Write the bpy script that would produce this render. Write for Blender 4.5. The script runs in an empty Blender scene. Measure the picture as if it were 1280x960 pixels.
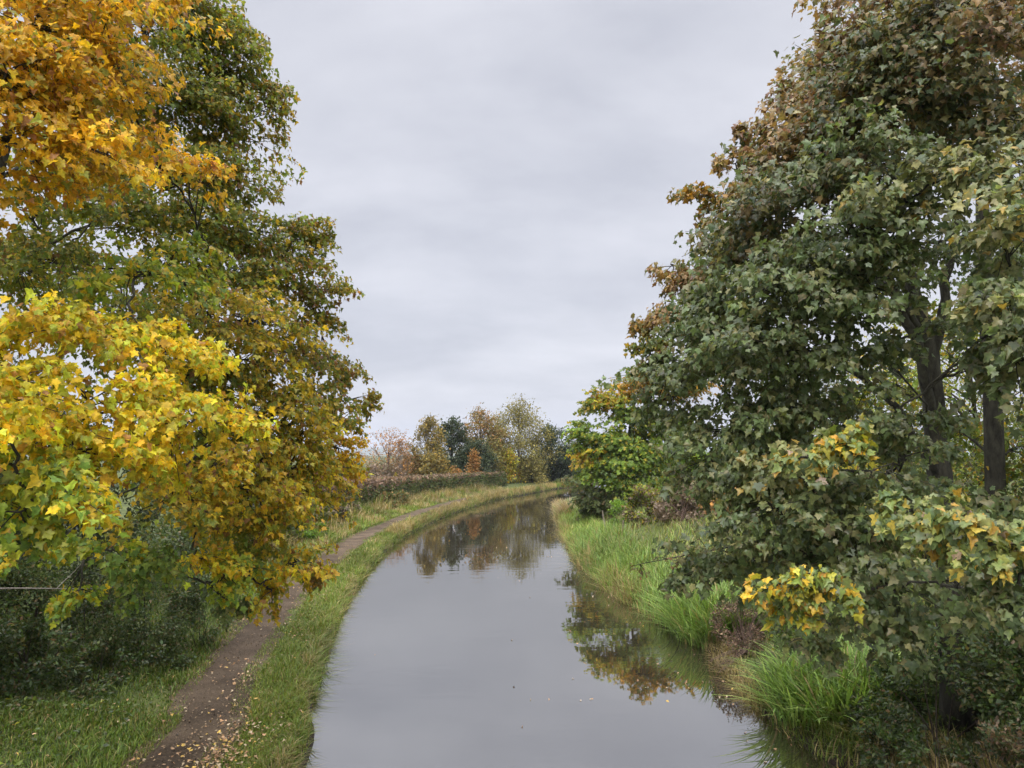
import bpy, math
import numpy as np
from mathutils import Vector

rng = np.random.default_rng(7)
R = math.radians
scene = bpy.context.scene
COL = scene.collection

# ------------------------------------------------------------------ camera
EYE = 5.0                      # the photographer stands on a bridge, 5 m over the water
PITCH = R(5.24)
cam_d = bpy.data.cameras.new('camera')
cam_d.sensor_width = 36.0
cam_d.lens = 27.0
cam_d.clip_start = 0.1
cam_d.clip_end = 20000
cam = bpy.data.objects.new('camera', cam_d)
cam.location = (0, 0, EYE)
cam.rotation_euler = (math.pi / 2 + PITCH, 0, 0)
COL.objects.link(cam)
scene.camera = cam
CP, SP = math.cos(PITCH), math.sin(PITCH)


def sv(px, py, d):
    """surveyed point: sight line of the photograph, taken at distance d in front of the bridge"""
    u = (px - 640) / 960.0
    v = (480 - py) / 960.0
    dy = CP - v * SP
    dz = SP + v * CP
    return np.array([u * d / dy, d, EYE + dz * d / dy])


# ------------------------------------------------------------------ render settings
scene.render.engine = 'CYCLES'
cy = scene.cycles
cy.max_bounces = 6
cy.diffuse_bounces = 3
cy.glossy_bounces = 3
cy.transmission_bounces = 4
cy.transparent_max_bounces = 4
cy.sample_clamp_indirect = 6
cy.use_denoising = True
try:
    cy.denoiser = 'OPENIMAGEDENOISE'
    cy.denoising_input_passes = 'RGB_ALBEDO_NORMAL'
    cy.denoising_prefilter = 'ACCURATE'
except Exception:
    pass
scene.view_settings.view_transform = 'Standard'
scene.view_settings.look = 'None'
scene.view_settings.gamma = 1.0
scene.view_settings.use_curve_mapping = False
scene.view_settings.exposure = 1.0


# ------------------------------------------------------------------ object helpers
def tag(o, label=None, cat=None, group=None, kind=None):
    if label: o['label'] = label
    if cat: o['category'] = cat
    if group: o['group'] = group
    if kind: o['kind'] = kind
    return o


def thing(name, label, cat, loc, group=None):
    o = bpy.data.objects.new(name, None)
    o.empty_display_size = 0.3
    COL.objects.link(o)
    o.location = tuple(float(c) for c in loc)
    return tag(o, label, cat, group)


def mesh_obj(name, verts, faces, mat, parent=None, tint=None, smooth=False):
    """verts in world metres; faces (N,3) or (N,4) ints; tint (V,3) colour of each vertex"""
    verts = np.asarray(verts, dtype=np.float32)
    faces = np.asarray(faces, dtype=np.int32)
    if parent is not None:
        verts = verts - np.array(parent.location, dtype=np.float32)
    k = faces.shape[1]
    me = bpy.data.meshes.new(name)
    me.vertices.add(len(verts))
    me.vertices.foreach_set('co', verts.ravel())
    me.loops.add(faces.size)
    me.loops.foreach_set('vertex_index', faces.ravel())
    me.polygons.add(len(faces))
    me.polygons.foreach_set('loop_start', np.arange(0, faces.size, k, dtype=np.int32))
    me.update(calc_edges=True)
    if smooth:
        me.polygons.foreach_set('use_smooth', np.ones(len(faces), dtype=bool))
    if tint is not None:
        a = me.attributes.new('tint', 'FLOAT_COLOR', 'POINT')
        c = np.ones((len(verts), 4), dtype=np.float32)
        c[:, :3] = np.clip(tint, 0, 1)
        a.data.foreach_set('color', c.ravel())
    me.materials.append(mat)
    o = bpy.data.objects.new(name, me)
    COL.objects.link(o)
    if parent is not None:
        o.parent = parent
    return o


class Tubes:
    """collects tapered tubes; several branches of one limb become one mesh"""
    def __init__(self):
        self.v, self.f, self.n = [], [], 0

    def add(self, pts, rad, sides=6):
        pts = np.asarray(pts, float)
        rad = np.asarray(rad, float)
        n = len(pts)
        tan = np.gradient(pts, axis=0)
        tan /= np.linalg.norm(tan, axis=1)[:, None] + 1e-9
        ref = np.array([0.31, 0.83, 0.2]) if abs(tan[0][2]) > .6 else np.array([0., 0., 1.])
        a = np.cross(tan, ref)
        a /= np.linalg.norm(a, axis=1)[:, None] + 1e-9
        b = np.cross(tan, a)
        th = np.linspace(0, 2 * math.pi, sides, endpoint=False)
        ring = (a[:, None, :] * np.cos(th)[None, :, None] + b[:, None, :] * np.sin(th)[None, :, None]) * rad[:, None, None]
        v = (pts[:, None, :] + ring).reshape(-1, 3)
        i = np.arange(n - 1)[:, None] * sides
        j = np.arange(sides)[None, :]
        j2 = (j + 1) % sides
        f = np.stack([i + j, i + j2, i + sides + j2, i + sides + j], -1).reshape(-1, 4)
        self.v.append(v); self.f.append(f + self.n); self.n += len(v)

    def build(self, name, mat, parent=None):
        if not self.v: return None
        return mesh_obj(name, np.concatenate(self.v), np.concatenate(self.f), mat, parent, smooth=True)


def curve(p0, p1, p2, p3, n):
    t = np.linspace(0, 1, n)[:, None]
    return (1 - t) ** 3 * p0 + 3 * (1 - t) ** 2 * t * p1 + 3 * (1 - t) * t ** 2 * p2 + t ** 3 * p3


def spline(ctrl, n):
    c = np.asarray(ctrl, float)
    c = np.vstack([2 * c[0] - c[1], c, 2 * c[-1] - c[-2]])
    m = len(c) - 3
    out = []
    for x in np.linspace(0, m - 1e-6, n):
        i = int(x); t = x - i
        p0, p1, p2, p3 = c[i:i + 4]
        out.append(.5 * (2 * p1 + (p2 - p0) * t + (2 * p0 - 5 * p1 + 4 * p2 - p3) * t * t + (3 * p1 - p0 - 3 * p2 + p3) * t ** 3))
    return np.array(out)


def unit(a):
    return a / (np.linalg.norm(a, axis=-1, keepdims=True) + 1e-9)


# leaf outlines: base at the origin, tip towards +y, blade in the xy plane
def outline(half, fold, droop):
    right = [(x, y) for x, y in half]
    pts = [(0, 0)] + right + [(0, 1)] + [(-x, y) for x, y in reversed(right)]
    v = [(0, .36, .0)] + [(x, y, fold * abs(x) - droop * y * y) for x, y in pts]
    n = len(pts)
    f = [(0, 1 + i, 1 + (i + 1) % n) for i in range(n)]
    return np.array(v, float), np.array(f, int)


MAPLE = outline([(.16, -.09), (.40, -.05), (.33, .13), (.50, .25), (.60, .46), (.42, .50), (.24, .56), (.23, .74), (.12, .82)], .26, .30)
BLADE = (np.array([(0, 0, 0), (.30, .45, .08), (0, 1, -.08), (-.30, .45, .08)], float), np.array([(0, 1, 2), (0, 2, 3)]))
FEATHER = (np.array([(0, 0, 0), (.45, .25, .1), (.12, .45, 0), (.5, .75, .05), (0, 1, -.1), (-.4, .8, .1), (-.1, .5, 0), (-.5, .3, 0)], float),
           np.array([(0, 1, 2), (2, 3, 4), (4, 5, 6), (6, 7, 0), (0, 2, 6), (2, 4, 6)]))


def leaf_arrays(tmpl, pos, tip, nrm, size, col, edge=None):
    V, F = tmpl
    y = unit(tip)
    x = unit(np.cross(y, nrm))
    z = np.cross(x, y)
    n = len(pos)
    curl = rng.normal(0, .45, (n, 1))
    sx = rng.uniform(.62, 1.08, (n, 1))
    lx, ly, lz = V[None, :, 0] * sx, V[None, :, 1], V[None, :, 2] * (1 + curl * 2) + curl * V[None, :, 0] * .5
    v = pos[:, None, :] + size[:, None, None] * (x[:, None, :] * lx[..., None] + y[:, None, :] * ly[..., None] + z[:, None, :] * lz[..., None])
    f = (F[None] + (np.arange(n) * len(V))[:, None, None]).reshape(-1, 3)
    c = np.repeat(col[:, None, :], len(V), 1)
    if edge is not None:
        rim = np.zeros(len(V)); rim[1:] = 1
        w = rim[None, :, None] * edge[1][:, None, None]
        c = c * (1 - w) + edge[0][None, None, :] * w
    return v.reshape(-1, 3), f, c.reshape(-1, 3)


# colours of the leaves (reflectance), with shade put into SH and SK
PAL = {
    'Y': [((.66, .46, .022), 5), ((.58, .52, .03), 5), ((.38, .44, .035), 3.5), ((.60, .35, .02), 1.2), ((.36, .19, .05), .5)],
    'YO': [((.70, .45, .025), 6), ((.64, .36, .025), 3.5), ((.52, .42, .035), 3), ((.28, .31, .04), 1.4), ((.36, .18, .06), 1.0)],
    'YG': [((.26, .34, .04), 5), ((.38, .40, .035), 4), ((.14, .24, .04), 3), ((.56, .40, .025), 2)],
    'YM': [((.54, .40, .03), 5), ((.42, .38, .035), 4), ((.22, .26, .035), 3), ((.52, .31, .03), 2), ((.28, .15, .06), 1)],
    'OY': [((.48, .35, .03), 4), ((.36, .33, .035), 4), ((.19, .23, .035), 4), ((.58, .38, .03), 2), ((.26, .14, .05), .9)],
    'OL': [((.185, .225, .034), 5), ((.13, .19, .036), 5), ((.28, .265, .034), 3), ((.44, .30, .033), 1.6), ((.2, .115, .045), .6)],
    'OB': [((.19, .215, .034), 4.5), ((.30, .24, .038), 3.6), ((.24, .12, .045), 1.6), ((.46, .31, .033), 2.6), ((.12, .175, .034), 3.5)],
    'G':  [((.10, .17, .035), 5), ((.16, .22, .04), 3), ((.3, .3, .04), .7)],
    'DG': [((.095, .138, .05), 6), ((.12, .165, .056), 5), ((.165, .19, .064), 2.6), ((.22, .21, .09), 1.2), ((.068, .10, .04), 3)],
    'DB': [((.09, .12, .045), 5), ((.15, .145, .05), 4), ((.19, .135, .055), 2.2), ((.22, .2, .08), 1.5), ((.065, .10, .04), 3)],
    'RB': [((.29, .18, .07), 5), ((.22, .175, .06), 4), ((.14, .145, .055), 2.6), ((.37, .26, .11), 2), ((.22, .11, .055), 2)],
    'RO': [((.34, .19, .04), 4), ((.46, .26, .035), 2), ((.2, .17, .045), 4), ((.12, .15, .045), 3)],
    'PG': [((.24, .26, .10), 4), ((.16, .2, .075), 4), ((.33, .31, .13), 2), ((.10, .14, .055), 3), ((.4, .28, .06), .7)],
    'YB': [((.58, .38, .03), 3), ((.38, .36, .04), 4), ((.19, .26, .06), 6), ((.52, .28, .03), 1.4), ((.10, .15, .05), 4)],
    'YP': [((.30, .32, .09), 4), ((.44, .34, .06), 2.4), ((.2, .26, .08), 5), ((.48, .29, .05), .9), ((.10, .15, .055), 5), ((.38, .27, .18), .4)],
    'SH': [((.05, .09, .022), 5), ((.075, .12, .027), 4), ((.11, .14, .03), 2.2), ((.15, .12, .04), .5)],  # bush greens deepened to carry the shade under the crowns
    'SK': [((.035, .052, .02), 5), ((.05, .07, .024), 4), ((.07, .08, .03), 1.5), ((.12, .09, .03), .3)],  # deep shade behind the maple put into the thicket's leaf colour
    'BR': [((.075, .095, .035), 5), ((.05, .075, .03), 4), ((.13, .12, .05), 2), ((.17, .11, .06), 1)],
    'NE': [((.15, .26, .035), 5), ((.11, .2, .03), 4), ((.2, .28, .05), 2)],
    'DK': [((.17, .105, .065), 4), ((.12, .085, .055), 4), ((.22, .15, .09), 2), ((.1, .11, .05), 1.2)],
    'GB': [((.23, .17, .125), 4), ((.17, .125, .09), 4), ((.28, .21, .15), 2), ((.14, .14, .06), 1)],
    'BI': [((.25, .19, .05), 5), ((.19, .16, .05), 4), ((.3, .2, .045), 3), ((.14, .13, .05), 2)],
    'BO': [((.40, .20, .05), 5), ((.34, .18, .08), 4), ((.28, .2, .13), 3)],
    'TO': [((.23, .20, .06), 5), ((.17, .16, .05), 4), ((.28, .23, .065), 3), ((.14, .14, .05), 2)],
    'RU': [((.25, .145, .06), 5), ((.2, .14, .055), 4), ((.28, .16, .06), 2), ((.15, .14, .045), 4)],
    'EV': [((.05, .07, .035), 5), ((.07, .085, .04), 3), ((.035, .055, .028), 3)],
    'OR': [((.36, .17, .05), 5), ((.32, .19, .055), 3), ((.25, .16, .06), 2.5)],
    'MG': [((.20, .29, .042), 5), ((.14, .215, .04), 5), ((.32, .33, .04), 2.5), ((.095, .15, .035), 3), ((.40, .31, .04), .8)],
    'MY': [((.36, .33, .03), 5), ((.42, .28, .03), 3), ((.2, .25, .035), 3), ((.4, .2, .03), 1.5)],
    'GR': [((.19, .165, .14), 4), ((.15, .12, .1), 4), ((.12, .11, .07), 3)],
    'HB': [((.26, .17, .125), 5), ((.2, .14, .10), 4), ((.3, .21, .14), 3)],
    'HG': [((.11, .14, .05), 5), ((.14, .165, .06), 4), ((.08, .105, .04), 3), ((.2, .15, .07), 1.5)],
}


def paint(keys, jitter=.16):
    """a colour for each entry of keys"""
    keys = np.asarray(keys)
    out = np.zeros((len(keys), 3))
    for k in np.unique(keys):
        m = np.where(keys == k)[0]
        c = np.array([p[0] for p in PAL[k]]); w = np.array([p[1] for p in PAL[k]], float)
        out[m] = c[rng.choice(len(c), len(m), p=w / w.sum())]
    return out * np.exp(rng.normal(0, jitter, (len(keys), 1)))


# ------------------------------------------------------------------ materials
def new_mat(name):
    m = bpy.data.materials.new(name)
    m.use_nodes = True
    nt = m.node_tree
    nt.nodes.clear()
    return m, nt, nt.nodes, nt.links


def leaf_mat(name, trans=.35, rough=.5, spec=.4, gain=1.0):
    m, nt, N, L = new_mat(name)
    out = N.new('ShaderNodeOutputMaterial')
    at = N.new('ShaderNodeAttribute'); at.attribute_name = 'tint'
    tc = N.new('ShaderNodeTexCoord')
    nz = N.new('ShaderNodeTexNoise'); nz.inputs['Scale'].default_value = 38; nz.inputs['Detail'].default_value = 2
    L.new(tc.outputs['Object'], nz.inputs['Vector'])
    mr = N.new('ShaderNodeMapRange'); mr.inputs['From Min'].default_value = .3; mr.inputs['From Max'].default_value = .7
    mr.inputs['To Min'].default_value = .72 * gain; mr.inputs['To Max'].default_value = 1.25 * gain
    L.new(nz.outputs['Fac'], mr.inputs['Value'])
    mul = N.new('ShaderNodeVectorMath'); mul.operation = 'SCALE'
    L.new(at.outputs['Color'], mul.inputs[0]); L.new(mr.outputs['Result'], mul.inputs['Scale'])
    p = N.new('ShaderNodeBsdfPrincipled')
    p.inputs['Roughness'].default_value = rough
    p.inputs['Specular IOR Level'].default_value = spec
    L.new(mul.outputs[0], p.inputs['Base Color'])
    if trans > 0:
        tr = N.new('ShaderNodeBsdfTranslucent')
        tm = N.new('ShaderNodeVectorMath'); tm.operation = 'MULTIPLY'; tm.inputs[1].default_value = (1.3, 1.25, .7)
        L.new(mul.outputs[0], tm.inputs[0]); L.new(tm.outputs[0], tr.inputs['Color'])
        mx = N.new('ShaderNodeMixShader'); mx.inputs[0].default_value = trans
        L.new(p.outputs[0], mx.inputs[1]); L.new(tr.outputs[0], mx.inputs[2])
        L.new(mx.outputs[0], out.inputs['Surface'])
    else:
        L.new(p.outputs[0], out.inputs['Surface'])
    return m


def bark_mat(name, c1, c2, scale=6.0):
    m, nt, N, L = new_mat(name)
    out = N.new('ShaderNodeOutputMaterial')
    p = N.new('ShaderNodeBsdfPrincipled'); p.inputs['Roughness'].default_value = .9; p.inputs['Specular IOR Level'].default_value = .2
    tc = N.new('ShaderNodeTexCoord')
    mp = N.new('ShaderNodeMapping'); mp.inputs['Scale'].default_value = (scale, scale, scale * .35)
    L.new(tc.outputs['Object'], mp.inputs['Vector'])
    nz = N.new('ShaderNodeTexNoise'); nz.inputs['Scale'].default_value = 1.0; nz.inputs['Detail'].default_value = 6; nz.inputs['Roughness'].default_value = .7
    L.new(mp.outputs[0], nz.inputs['Vector'])
    cr = N.new('ShaderNodeValToRGB'); cr.color_ramp.elements[0].position = .32; cr.color_ramp.elements[1].position = .7
    cr.color_ramp.elements[0].color = (*c1, 1); cr.color_ramp.elements[1].color = (*c2, 1)
    L.new(nz.outputs['Fac'], cr.inputs['Fac']); L.new(cr.outputs['Color'], p.inputs['Base Color'])
    bp = N.new('ShaderNodeBump'); bp.inputs['Strength'].default_value = .9; bp.inputs['Distance'].default_value = .06
    L.new(nz.outputs['Fac'], bp.inputs['Height']); L.new(bp.outputs[0], p.inputs['Normal'])
    L.new(p.outputs[0], out.inputs['Surface'])
    return m


def ground_mat(name, stops, scale, bump=.05, rough=.95, fine=14.0):
    """a patchy ground: two octave families of noise through a colour ramp"""
    m, nt, N, L = new_mat(name)
    out = N.new('ShaderNodeOutputMaterial')
    p = N.new('ShaderNodeBsdfPrincipled'); p.inputs['Roughness'].default_value = rough; p.inputs['Specular IOR Level'].default_value = .25
    tc = N.new('ShaderNodeTexCoord')
    a = N.new('ShaderNodeTexNoise'); a.inputs['Scale'].default_value = scale; a.inputs['Detail'].default_value = 5
    b = N.new('ShaderNodeTexNoise'); b.inputs['Scale'].default_value = fine; b.inputs['Detail'].default_value = 8; b.inputs['Roughness'].default_value = .75
    L.new(tc.outputs['Object'], a.inputs['Vector']); L.new(tc.outputs['Object'], b.inputs['Vector'])
    mx = N.new('ShaderNodeMath'); mx.operation = 'MULTIPLY_ADD'; mx.inputs[1].default_value = .5
    h = N.new('ShaderNodeMath'); h.operation = 'MULTIPLY'; h.inputs[1].default_value = .5
    L.new(a.outputs['Fac'], mx.inputs[0]); L.new(b.outputs['Fac'], h.inputs[0]); L.new(h.outputs[0], mx.inputs[2])
    cr = N.new('ShaderNodeValToRGB')
    el = cr.color_ramp.elements
    while len(el) < len(stops): el.new(.5)
    for e, (pos, c) in zip(el, stops):
        e.position = pos; e.color = (*c, 1)
    L.new(mx.outputs[0], cr.inputs['Fac']); L.new(cr.outputs['Color'], p.inputs['Base Color'])
    bp = N.new('ShaderNodeBump'); bp.inputs['Strength'].default_value = .8; bp.inputs['Distance'].default_value = bump
    L.new(b.outputs['Fac'], bp.inputs['Height']); L.new(bp.outputs[0], p.inputs['Normal'])
    L.new(p.outputs[0], out.inputs['Surface'])
    return m


M_LEAF = leaf_mat('autumn_leaf', .5, .45, .3)
M_LEAF_DARK = leaf_mat('waxy_leaf', .38, .42, .42)
M_FAR = leaf_mat('distant_leaf', .3, .6, .2)
M_GRASS = leaf_mat('grass_blade', .3, .5, .3)
M_LITTER = leaf_mat('dead_leaf', 0, .7, .2)
M_BARK = bark_mat('bark', (.011, .010, .008), (.085, .079, .058), 8)
M_TWIG = bark_mat('twig_bark', (.035, .027, .02), (.09, .07, .055), 9)
M_PALE = bark_mat('birch_bark', (.12, .1, .085), (.33, .3, .27), 2)
M_REDTWIG = bark_mat('bare_twig', (.1, .065, .05), (.22, .15, .12), 5)
M_WOOD = bark_mat('weathered_wood', (.12, .1, .075), (.3, .26, .2), 8)
def muddy(m):
    N, L = m.node_tree.nodes, m.node_tree.links
    p = next(n for n in N if n.type == 'BSDF_PRINCIPLED'); cr = next(n for n in N if n.type == 'VALTORGB')
    tc = next(n for n in N if n.type == 'TEX_COORD'); sp = N.new('ShaderNodeSeparateXYZ'); L.new(tc.outputs['Object'], sp.inputs[0])
    mr = N.new('ShaderNodeMapRange'); mr.inputs['From Min'].default_value = .14; mr.inputs['From Max'].default_value = .29
    L.new(sp.outputs['Z'], mr.inputs['Value'])
    mx = N.new('ShaderNodeMix'); mx.data_type = 'RGBA'; mx.inputs['A'].default_value = (.035, .026, .017, 1)
    L.new(mr.outputs[0], mx.inputs['Factor']); L.new(cr.outputs['Color'], mx.inputs['B']); L.new(mx.outputs['Result'], p.inputs['Base Color'])
    return m


M_GROUND = ground_mat('meadow_ground', [(.3, (.035, .03, .015)), (.45, (.06, .075, .022)), (.58, (.10, .115, .03)), (.72, (.17, .15, .06))], .5)
muddy(M_GROUND)
M_PATH = ground_mat('trodden_earth', [(.33, (.03, .02, .011)), (.45, (.072, .049, .028)), (.54, (.11, .077, .047)), (.68, (.2, .148, .098))], .9, .09, .9, 30)
M_HILL = ground_mat('far_fields', [(.35, (.05, .07, .04)), (.6, (.1, .12, .06))], .004, .01, 1, .02)


def water_mat():
    m, nt, N, L = new_mat('canal_water')
    out = N.new('ShaderNodeOutputMaterial')
    p = N.new('ShaderNodeBsdfPrincipled')
    p.inputs['Base Color'].default_value = (.026, .021, .013, 1)
    p.inputs['Roughness'].default_value = .02
    p.inputs['IOR'].default_value = 5.0
    tc = N.new('ShaderNodeTexCoord')
    a = N.new('ShaderNodeTexNoise'); a.inputs['Scale'].default_value = 1.3; a.inputs['Detail'].default_value = 2
    mp = N.new('ShaderNodeMapping'); mp.inputs['Scale'].default_value = (.6, 1.5, 1)
    L.new(tc.outputs['Object'], mp.inputs['Vector']); L.new(mp.outputs[0], a.inputs['Vector'])
    b = N.new('ShaderNodeTexNoise'); b.inputs['Scale'].default_value = .22; b.inputs['Detail'].default_value = 1
    L.new(tc.outputs['Object'], b.inputs['Vector'])
    mr = N.new('ShaderNodeMapRange'); mr.inputs['From Min'].default_value = .4; mr.inputs['From Max'].default_value = .65
    L.new(b.outputs['Fac'], mr.inputs['Value'])
    mu = N.new('ShaderNodeMath'); mu.operation = 'MULTIPLY'
    L.new(a.outputs['Fac'], mu.inputs[0]); L.new(mr.outputs[0], mu.inputs[1])
    bp = N.new('ShaderNodeBump'); bp.inputs['Strength'].default_value = .5; bp.inputs['Distance'].default_value = .012
    L.new(mu.outputs[0], bp.inputs['Height']); L.new(bp.outputs[0], p.inputs['Normal'])
    L.new(p.outputs[0], out.inputs['Surface'])
    return m


M_WATER = water_mat()

# ------------------------------------------------------------------ the canal's two edges (metres)
LEFT = spline([(-2.8, -40), (-2.9, 3), (-3.42, 12.8), (-4.12, 16), (-5.08, 22), (-5.9, 29), (-6.6, 40), (-6.4, 51.5), (-4.9, 67),
               (-1.8, 85), (2, 98), (8, 117), (20, 140), (45, 166), (120, 205), (420, 280)], 500)
RIGHT = spline([(6.6, -40), (6.4, 4), (5.7, 11), (5.0, 14), (4.95, 17), (5.0, 20.5), (4.1, 26), (3.5, 31), (3.25, 40), (3.6, 58),
                (4.6, 78), (8.2, 92), (15, 109), (27, 130), (51, 155), (124, 192), (420, 266)], 500)


def signed(P, line, side):
    """signed distance to an edge, positive on the land side (side=+1: land lies left of the line)"""
    P = np.asarray(P, float)
    best = np.full(len(P), 1e9); sg = np.ones(len(P))
    A, B = line[:-1], line[1:]
    for k in range(0, len(P), 4000):
        q = P[k:k + 4000, None, :]
        ab = (B - A)[None]
        t = np.clip(((q - A[None]) * ab).sum(-1) / (ab ** 2).sum(-1), 0, 1)
        near = A[None] + ab * t[..., None]
        d = np.linalg.norm(q - near, axis=-1)
        i = d.argmin(1)
        r = np.arange(len(i))
        cr = ab[0, i, 0] * (q[:, 0, 1] - A[i, 1]) - ab[0, i, 1] * (q[:, 0, 0] - A[i, 0])
        best[k:k + 4000] = d[r, i]
        sg[k:k + 4000] = np.where(cr > 0, side, -side)
    return best * sg


LP = np.array([(-1.2, -.9), (-.4, -.55), (-.06, .08), (.08, .3), (.4, .40), (1, .42), (2.6, .42), (3.4, .58), (6, 1.0), (9, 1.3), (15, 1.5), (40, 1.3), (200, .8), (9000, .8)])
RP = np.array([(-1.2, -.9), (-.4, -.45), (0, .05), (.25, .25), (1, .42), (3, .95), (6, 1.9), (10, 2.7), (20, 3.3), (60, 4), (400, 3), (9000, 1)])


def wob(P):
    x, y = P[:, 0], P[:, 1]
    return (np.sin(x * .9 + y * .37) * np.sin(y * .71 - x * .3) * .06 + np.sin(x * 2.3 + 1.3) * np.sin(y * 2.1 + .4) * .025)


def ground_z(P):
    P = np.atleast_2d(np.asarray(P, float))[:, :2]
    dl = signed(P, LEFT, 1); dr = signed(P, RIGHT, -1)
    k = np.clip(1 - (P[:, 1] - 45) / 90, .55, 1)
    zl = np.interp(dl, LP[:, 0], LP[:, 1]); zl = np.where(zl > .42, .42 + (zl - .42) * k, zl)
    zr = np.interp(dr, RP[:, 0], RP[:, 1])
    land = np.where(dl > dr, zl, zr)
    amp = np.clip((np.maximum(dl, dr) - .1) / 1.5, 0, 1)
    amp = np.where((dl > .8) & (dl < 2.8), .25, amp)
    return land + wob(P) * amp


def gz(x, y):
    return float(ground_z([(x, y)])[0])


# ground sheet: fine by the canal, growing to the horizon
def axis(lo, hi, step, far, grow=1.22):
    a = list(np.arange(lo, hi, step))
    s, up = step, a[-1]
    while up < far:
        s *= grow; up += s; a.append(up)
    s, dn = step, a[0]
    pre = []
    while dn > -far:
        s *= grow; dn -= s; pre.append(dn)
    return np.array(pre[::-1] + a)


gx = axis(-16, 16, .22, 6400)
gy = np.concatenate([[-25, -8, 2], np.arange(6, 60, .25), np.arange(60, 130, .35)])
s, v = 4.0, gy[-1]
ext = []
while v < 6400:
    s *= 1.25; v += s; ext.append(v)
gy = np.concatenate([[-400, -150, -70], gy, ext])
X, Y = np.meshgrid(gx, gy)
GP = np.stack([X.ravel(), Y.ravel()], 1)
GZ = ground_z(GP)
nx, ny = len(gx), len(gy)
i = (np.arange(ny - 1)[:, None] * nx + np.arange(nx - 1)[None, :]).ravel()
tag(mesh_obj('ground', np.column_stack([GP, GZ]), np.stack([i, i + 1, i + nx + 1, i + nx], 1), M_GROUND, smooth=True), kind='structure')

# water surface: a strip between the edges, reaching a little under both banks
Ls = np.column_stack([LEFT, np.zeros(len(LEFT))]); Rs = np.column_stack([RIGHT, np.zeros(len(RIGHT))])
cross = unit(Rs - Ls)
Ls = Ls - cross * .5; Rs = Rs + cross * .5
cols = np.linspace(0, 1, 5)
wv = (Ls[:, None, :] * (1 - cols)[None, :, None] + Rs[:, None, :] * cols[None, :, None]).reshape(-1, 3)
i = (np.arange(len(LEFT) - 1)[:, None] * 5 + np.arange(4)[None, :]).ravel()
tag(mesh_obj('water', wv, np.stack([i, i + 1, i + 6, i + 5], 1), M_WATER, smooth=True), kind='structure')

# offset frames along the edges
def frame(line):
    t = unit(np.gradient(line, axis=0))
    seg = np.r_[0, np.cumsum(np.linalg.norm(np.diff(line, axis=0), axis=1))]
    return t, seg


LT, LS = frame(LEFT); RT, RS = frame(RIGHT)
LN = np.stack([-LT[:, 1], LT[:, 0]], 1)      # towards the towpath
RN = np.stack([RT[:, 1], -RT[:, 0]], 1)      # towards the right-hand field


def along(line, nrm, y, off):
    """points at forward distance y along an edge, off metres inland"""
    k = np.interp(y, line[20:, 1], np.arange(20, len(line)))
    k0 = np.clip(k.astype(int), 0, len(line) - 2); f = (k - k0)[:, None]
    p = line[k0] * (1 - f) + line[k0 + 1] * f
    n = nrm[k0] * (1 - f) + nrm[k0 + 1] * f
    return p + n * np.asarray(off)[:, None]


# towpath
ys = np.concatenate([np.arange(2, 60, .3), np.arange(60, 130, 1.0)])
c9 = np.linspace(-1, 1, 15)
mid = 1.78 + .12 * np.sin(ys * .33) + .08 * np.sin(ys * .9 + 1)
half = np.interp(ys, [12, 30, 60], [.86, .78, .72]) + .06 * np.sin(ys * 1.3) + .05 * np.sin(ys * 3.1 + 2)
pp = []
for c in c9:
    jit = np.sign(c) * (abs(c) > .8) * (rng.normal(0, .06, len(ys)) + .09 * np.sin(ys * 5.1 + c) + .07 * np.sin(ys * 11.3 + 3 * c))
    q = along(LEFT, LN, ys, mid + half * c + jit)
    z = ground_z(q) + .014 + .012 * (1 - abs(c)) - .02 * (abs(c) > .95)
    pp.append(np.column_stack([q, z]))
pp = np.stack(pp, 1).reshape(-1, 3)
i = (np.arange(len(ys) - 1)[:, None] * 15 + np.arange(14)[None, :]).ravel()
tag(mesh_obj('path', pp, np.stack([i, i + 1, i + 16, i + 15], 1), M_PATH, smooth=True), kind='structure')


# ------------------------------------------------------------------ blades of grass
def blades(root, height, width, lean, col, tipcol=None, seg=2, yaw=None):
    """tapering bent blades; lean = how far the tip travels sideways per height"""
    n = len(root)
    yaw = rng.uniform(0, 2 * math.pi, n) if yaw is None else yaw
    d = np.stack([np.cos(yaw), np.sin(yaw), np.zeros(n)], 1)
    sd = np.stack([-np.sin(yaw), np.cos(yaw), np.zeros(n)], 1)
    rows = []
    for k in range(seg + 1):
        t = k / seg
        up = height * (t - .42 * np.clip(lean, 0, 1.6) * t * t * .8)
        c = root + d * (lean * height * t ** 1.8)[:, None] + np.array([0, 0, 1.]) * up[:, None]
        if k < seg:
            w = width * (1 - .55 * t) * (.7 if k == 0 else 1)
            rows += [c - sd * w[:, None] / 2, c + sd * w[:, None] / 2]
        else:
            rows += [c]
    v = np.stack(rows, 1)
    m = v.shape[1]
    f = []
    for k in range(seg - 1):
        a = 2 * k
        f += [(a, a + 1, a + 3), (a, a + 3, a + 2)]
    a = 2 * (seg - 1)
    f += [(a, a + 1, a + 2)]
    F = (np.array(f)[None] + (np.arange(n) * m)[:, None, None]).reshape(-1, 3)
    C = np.repeat(col[:, None, :], m, 1)
    if tipcol is not None:
        w = np.linspace(0, 1, m)[None, :, None] ** 2
        C = C * (1 - w) + tipcol[:, None, :] * w
    return v.reshape(-1, 3), F, C.reshape(-1, 3)


def patch(P, sc, seed):
    """smooth 0..1 variation over the ground"""
    r = np.random.default_rng(seed)
    out = np.zeros(len(P))
    for k in range(5):
        a = r.uniform(0, 6.28); f = sc * r.uniform(.6, 2.2)
        out += np.sin((P[:, 0] * math.cos(a) + P[:, 1] * math.sin(a)) * f + r.uniform(0, 6.28))
    return np.clip(.5 + out / 5, 0, 1)


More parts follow.
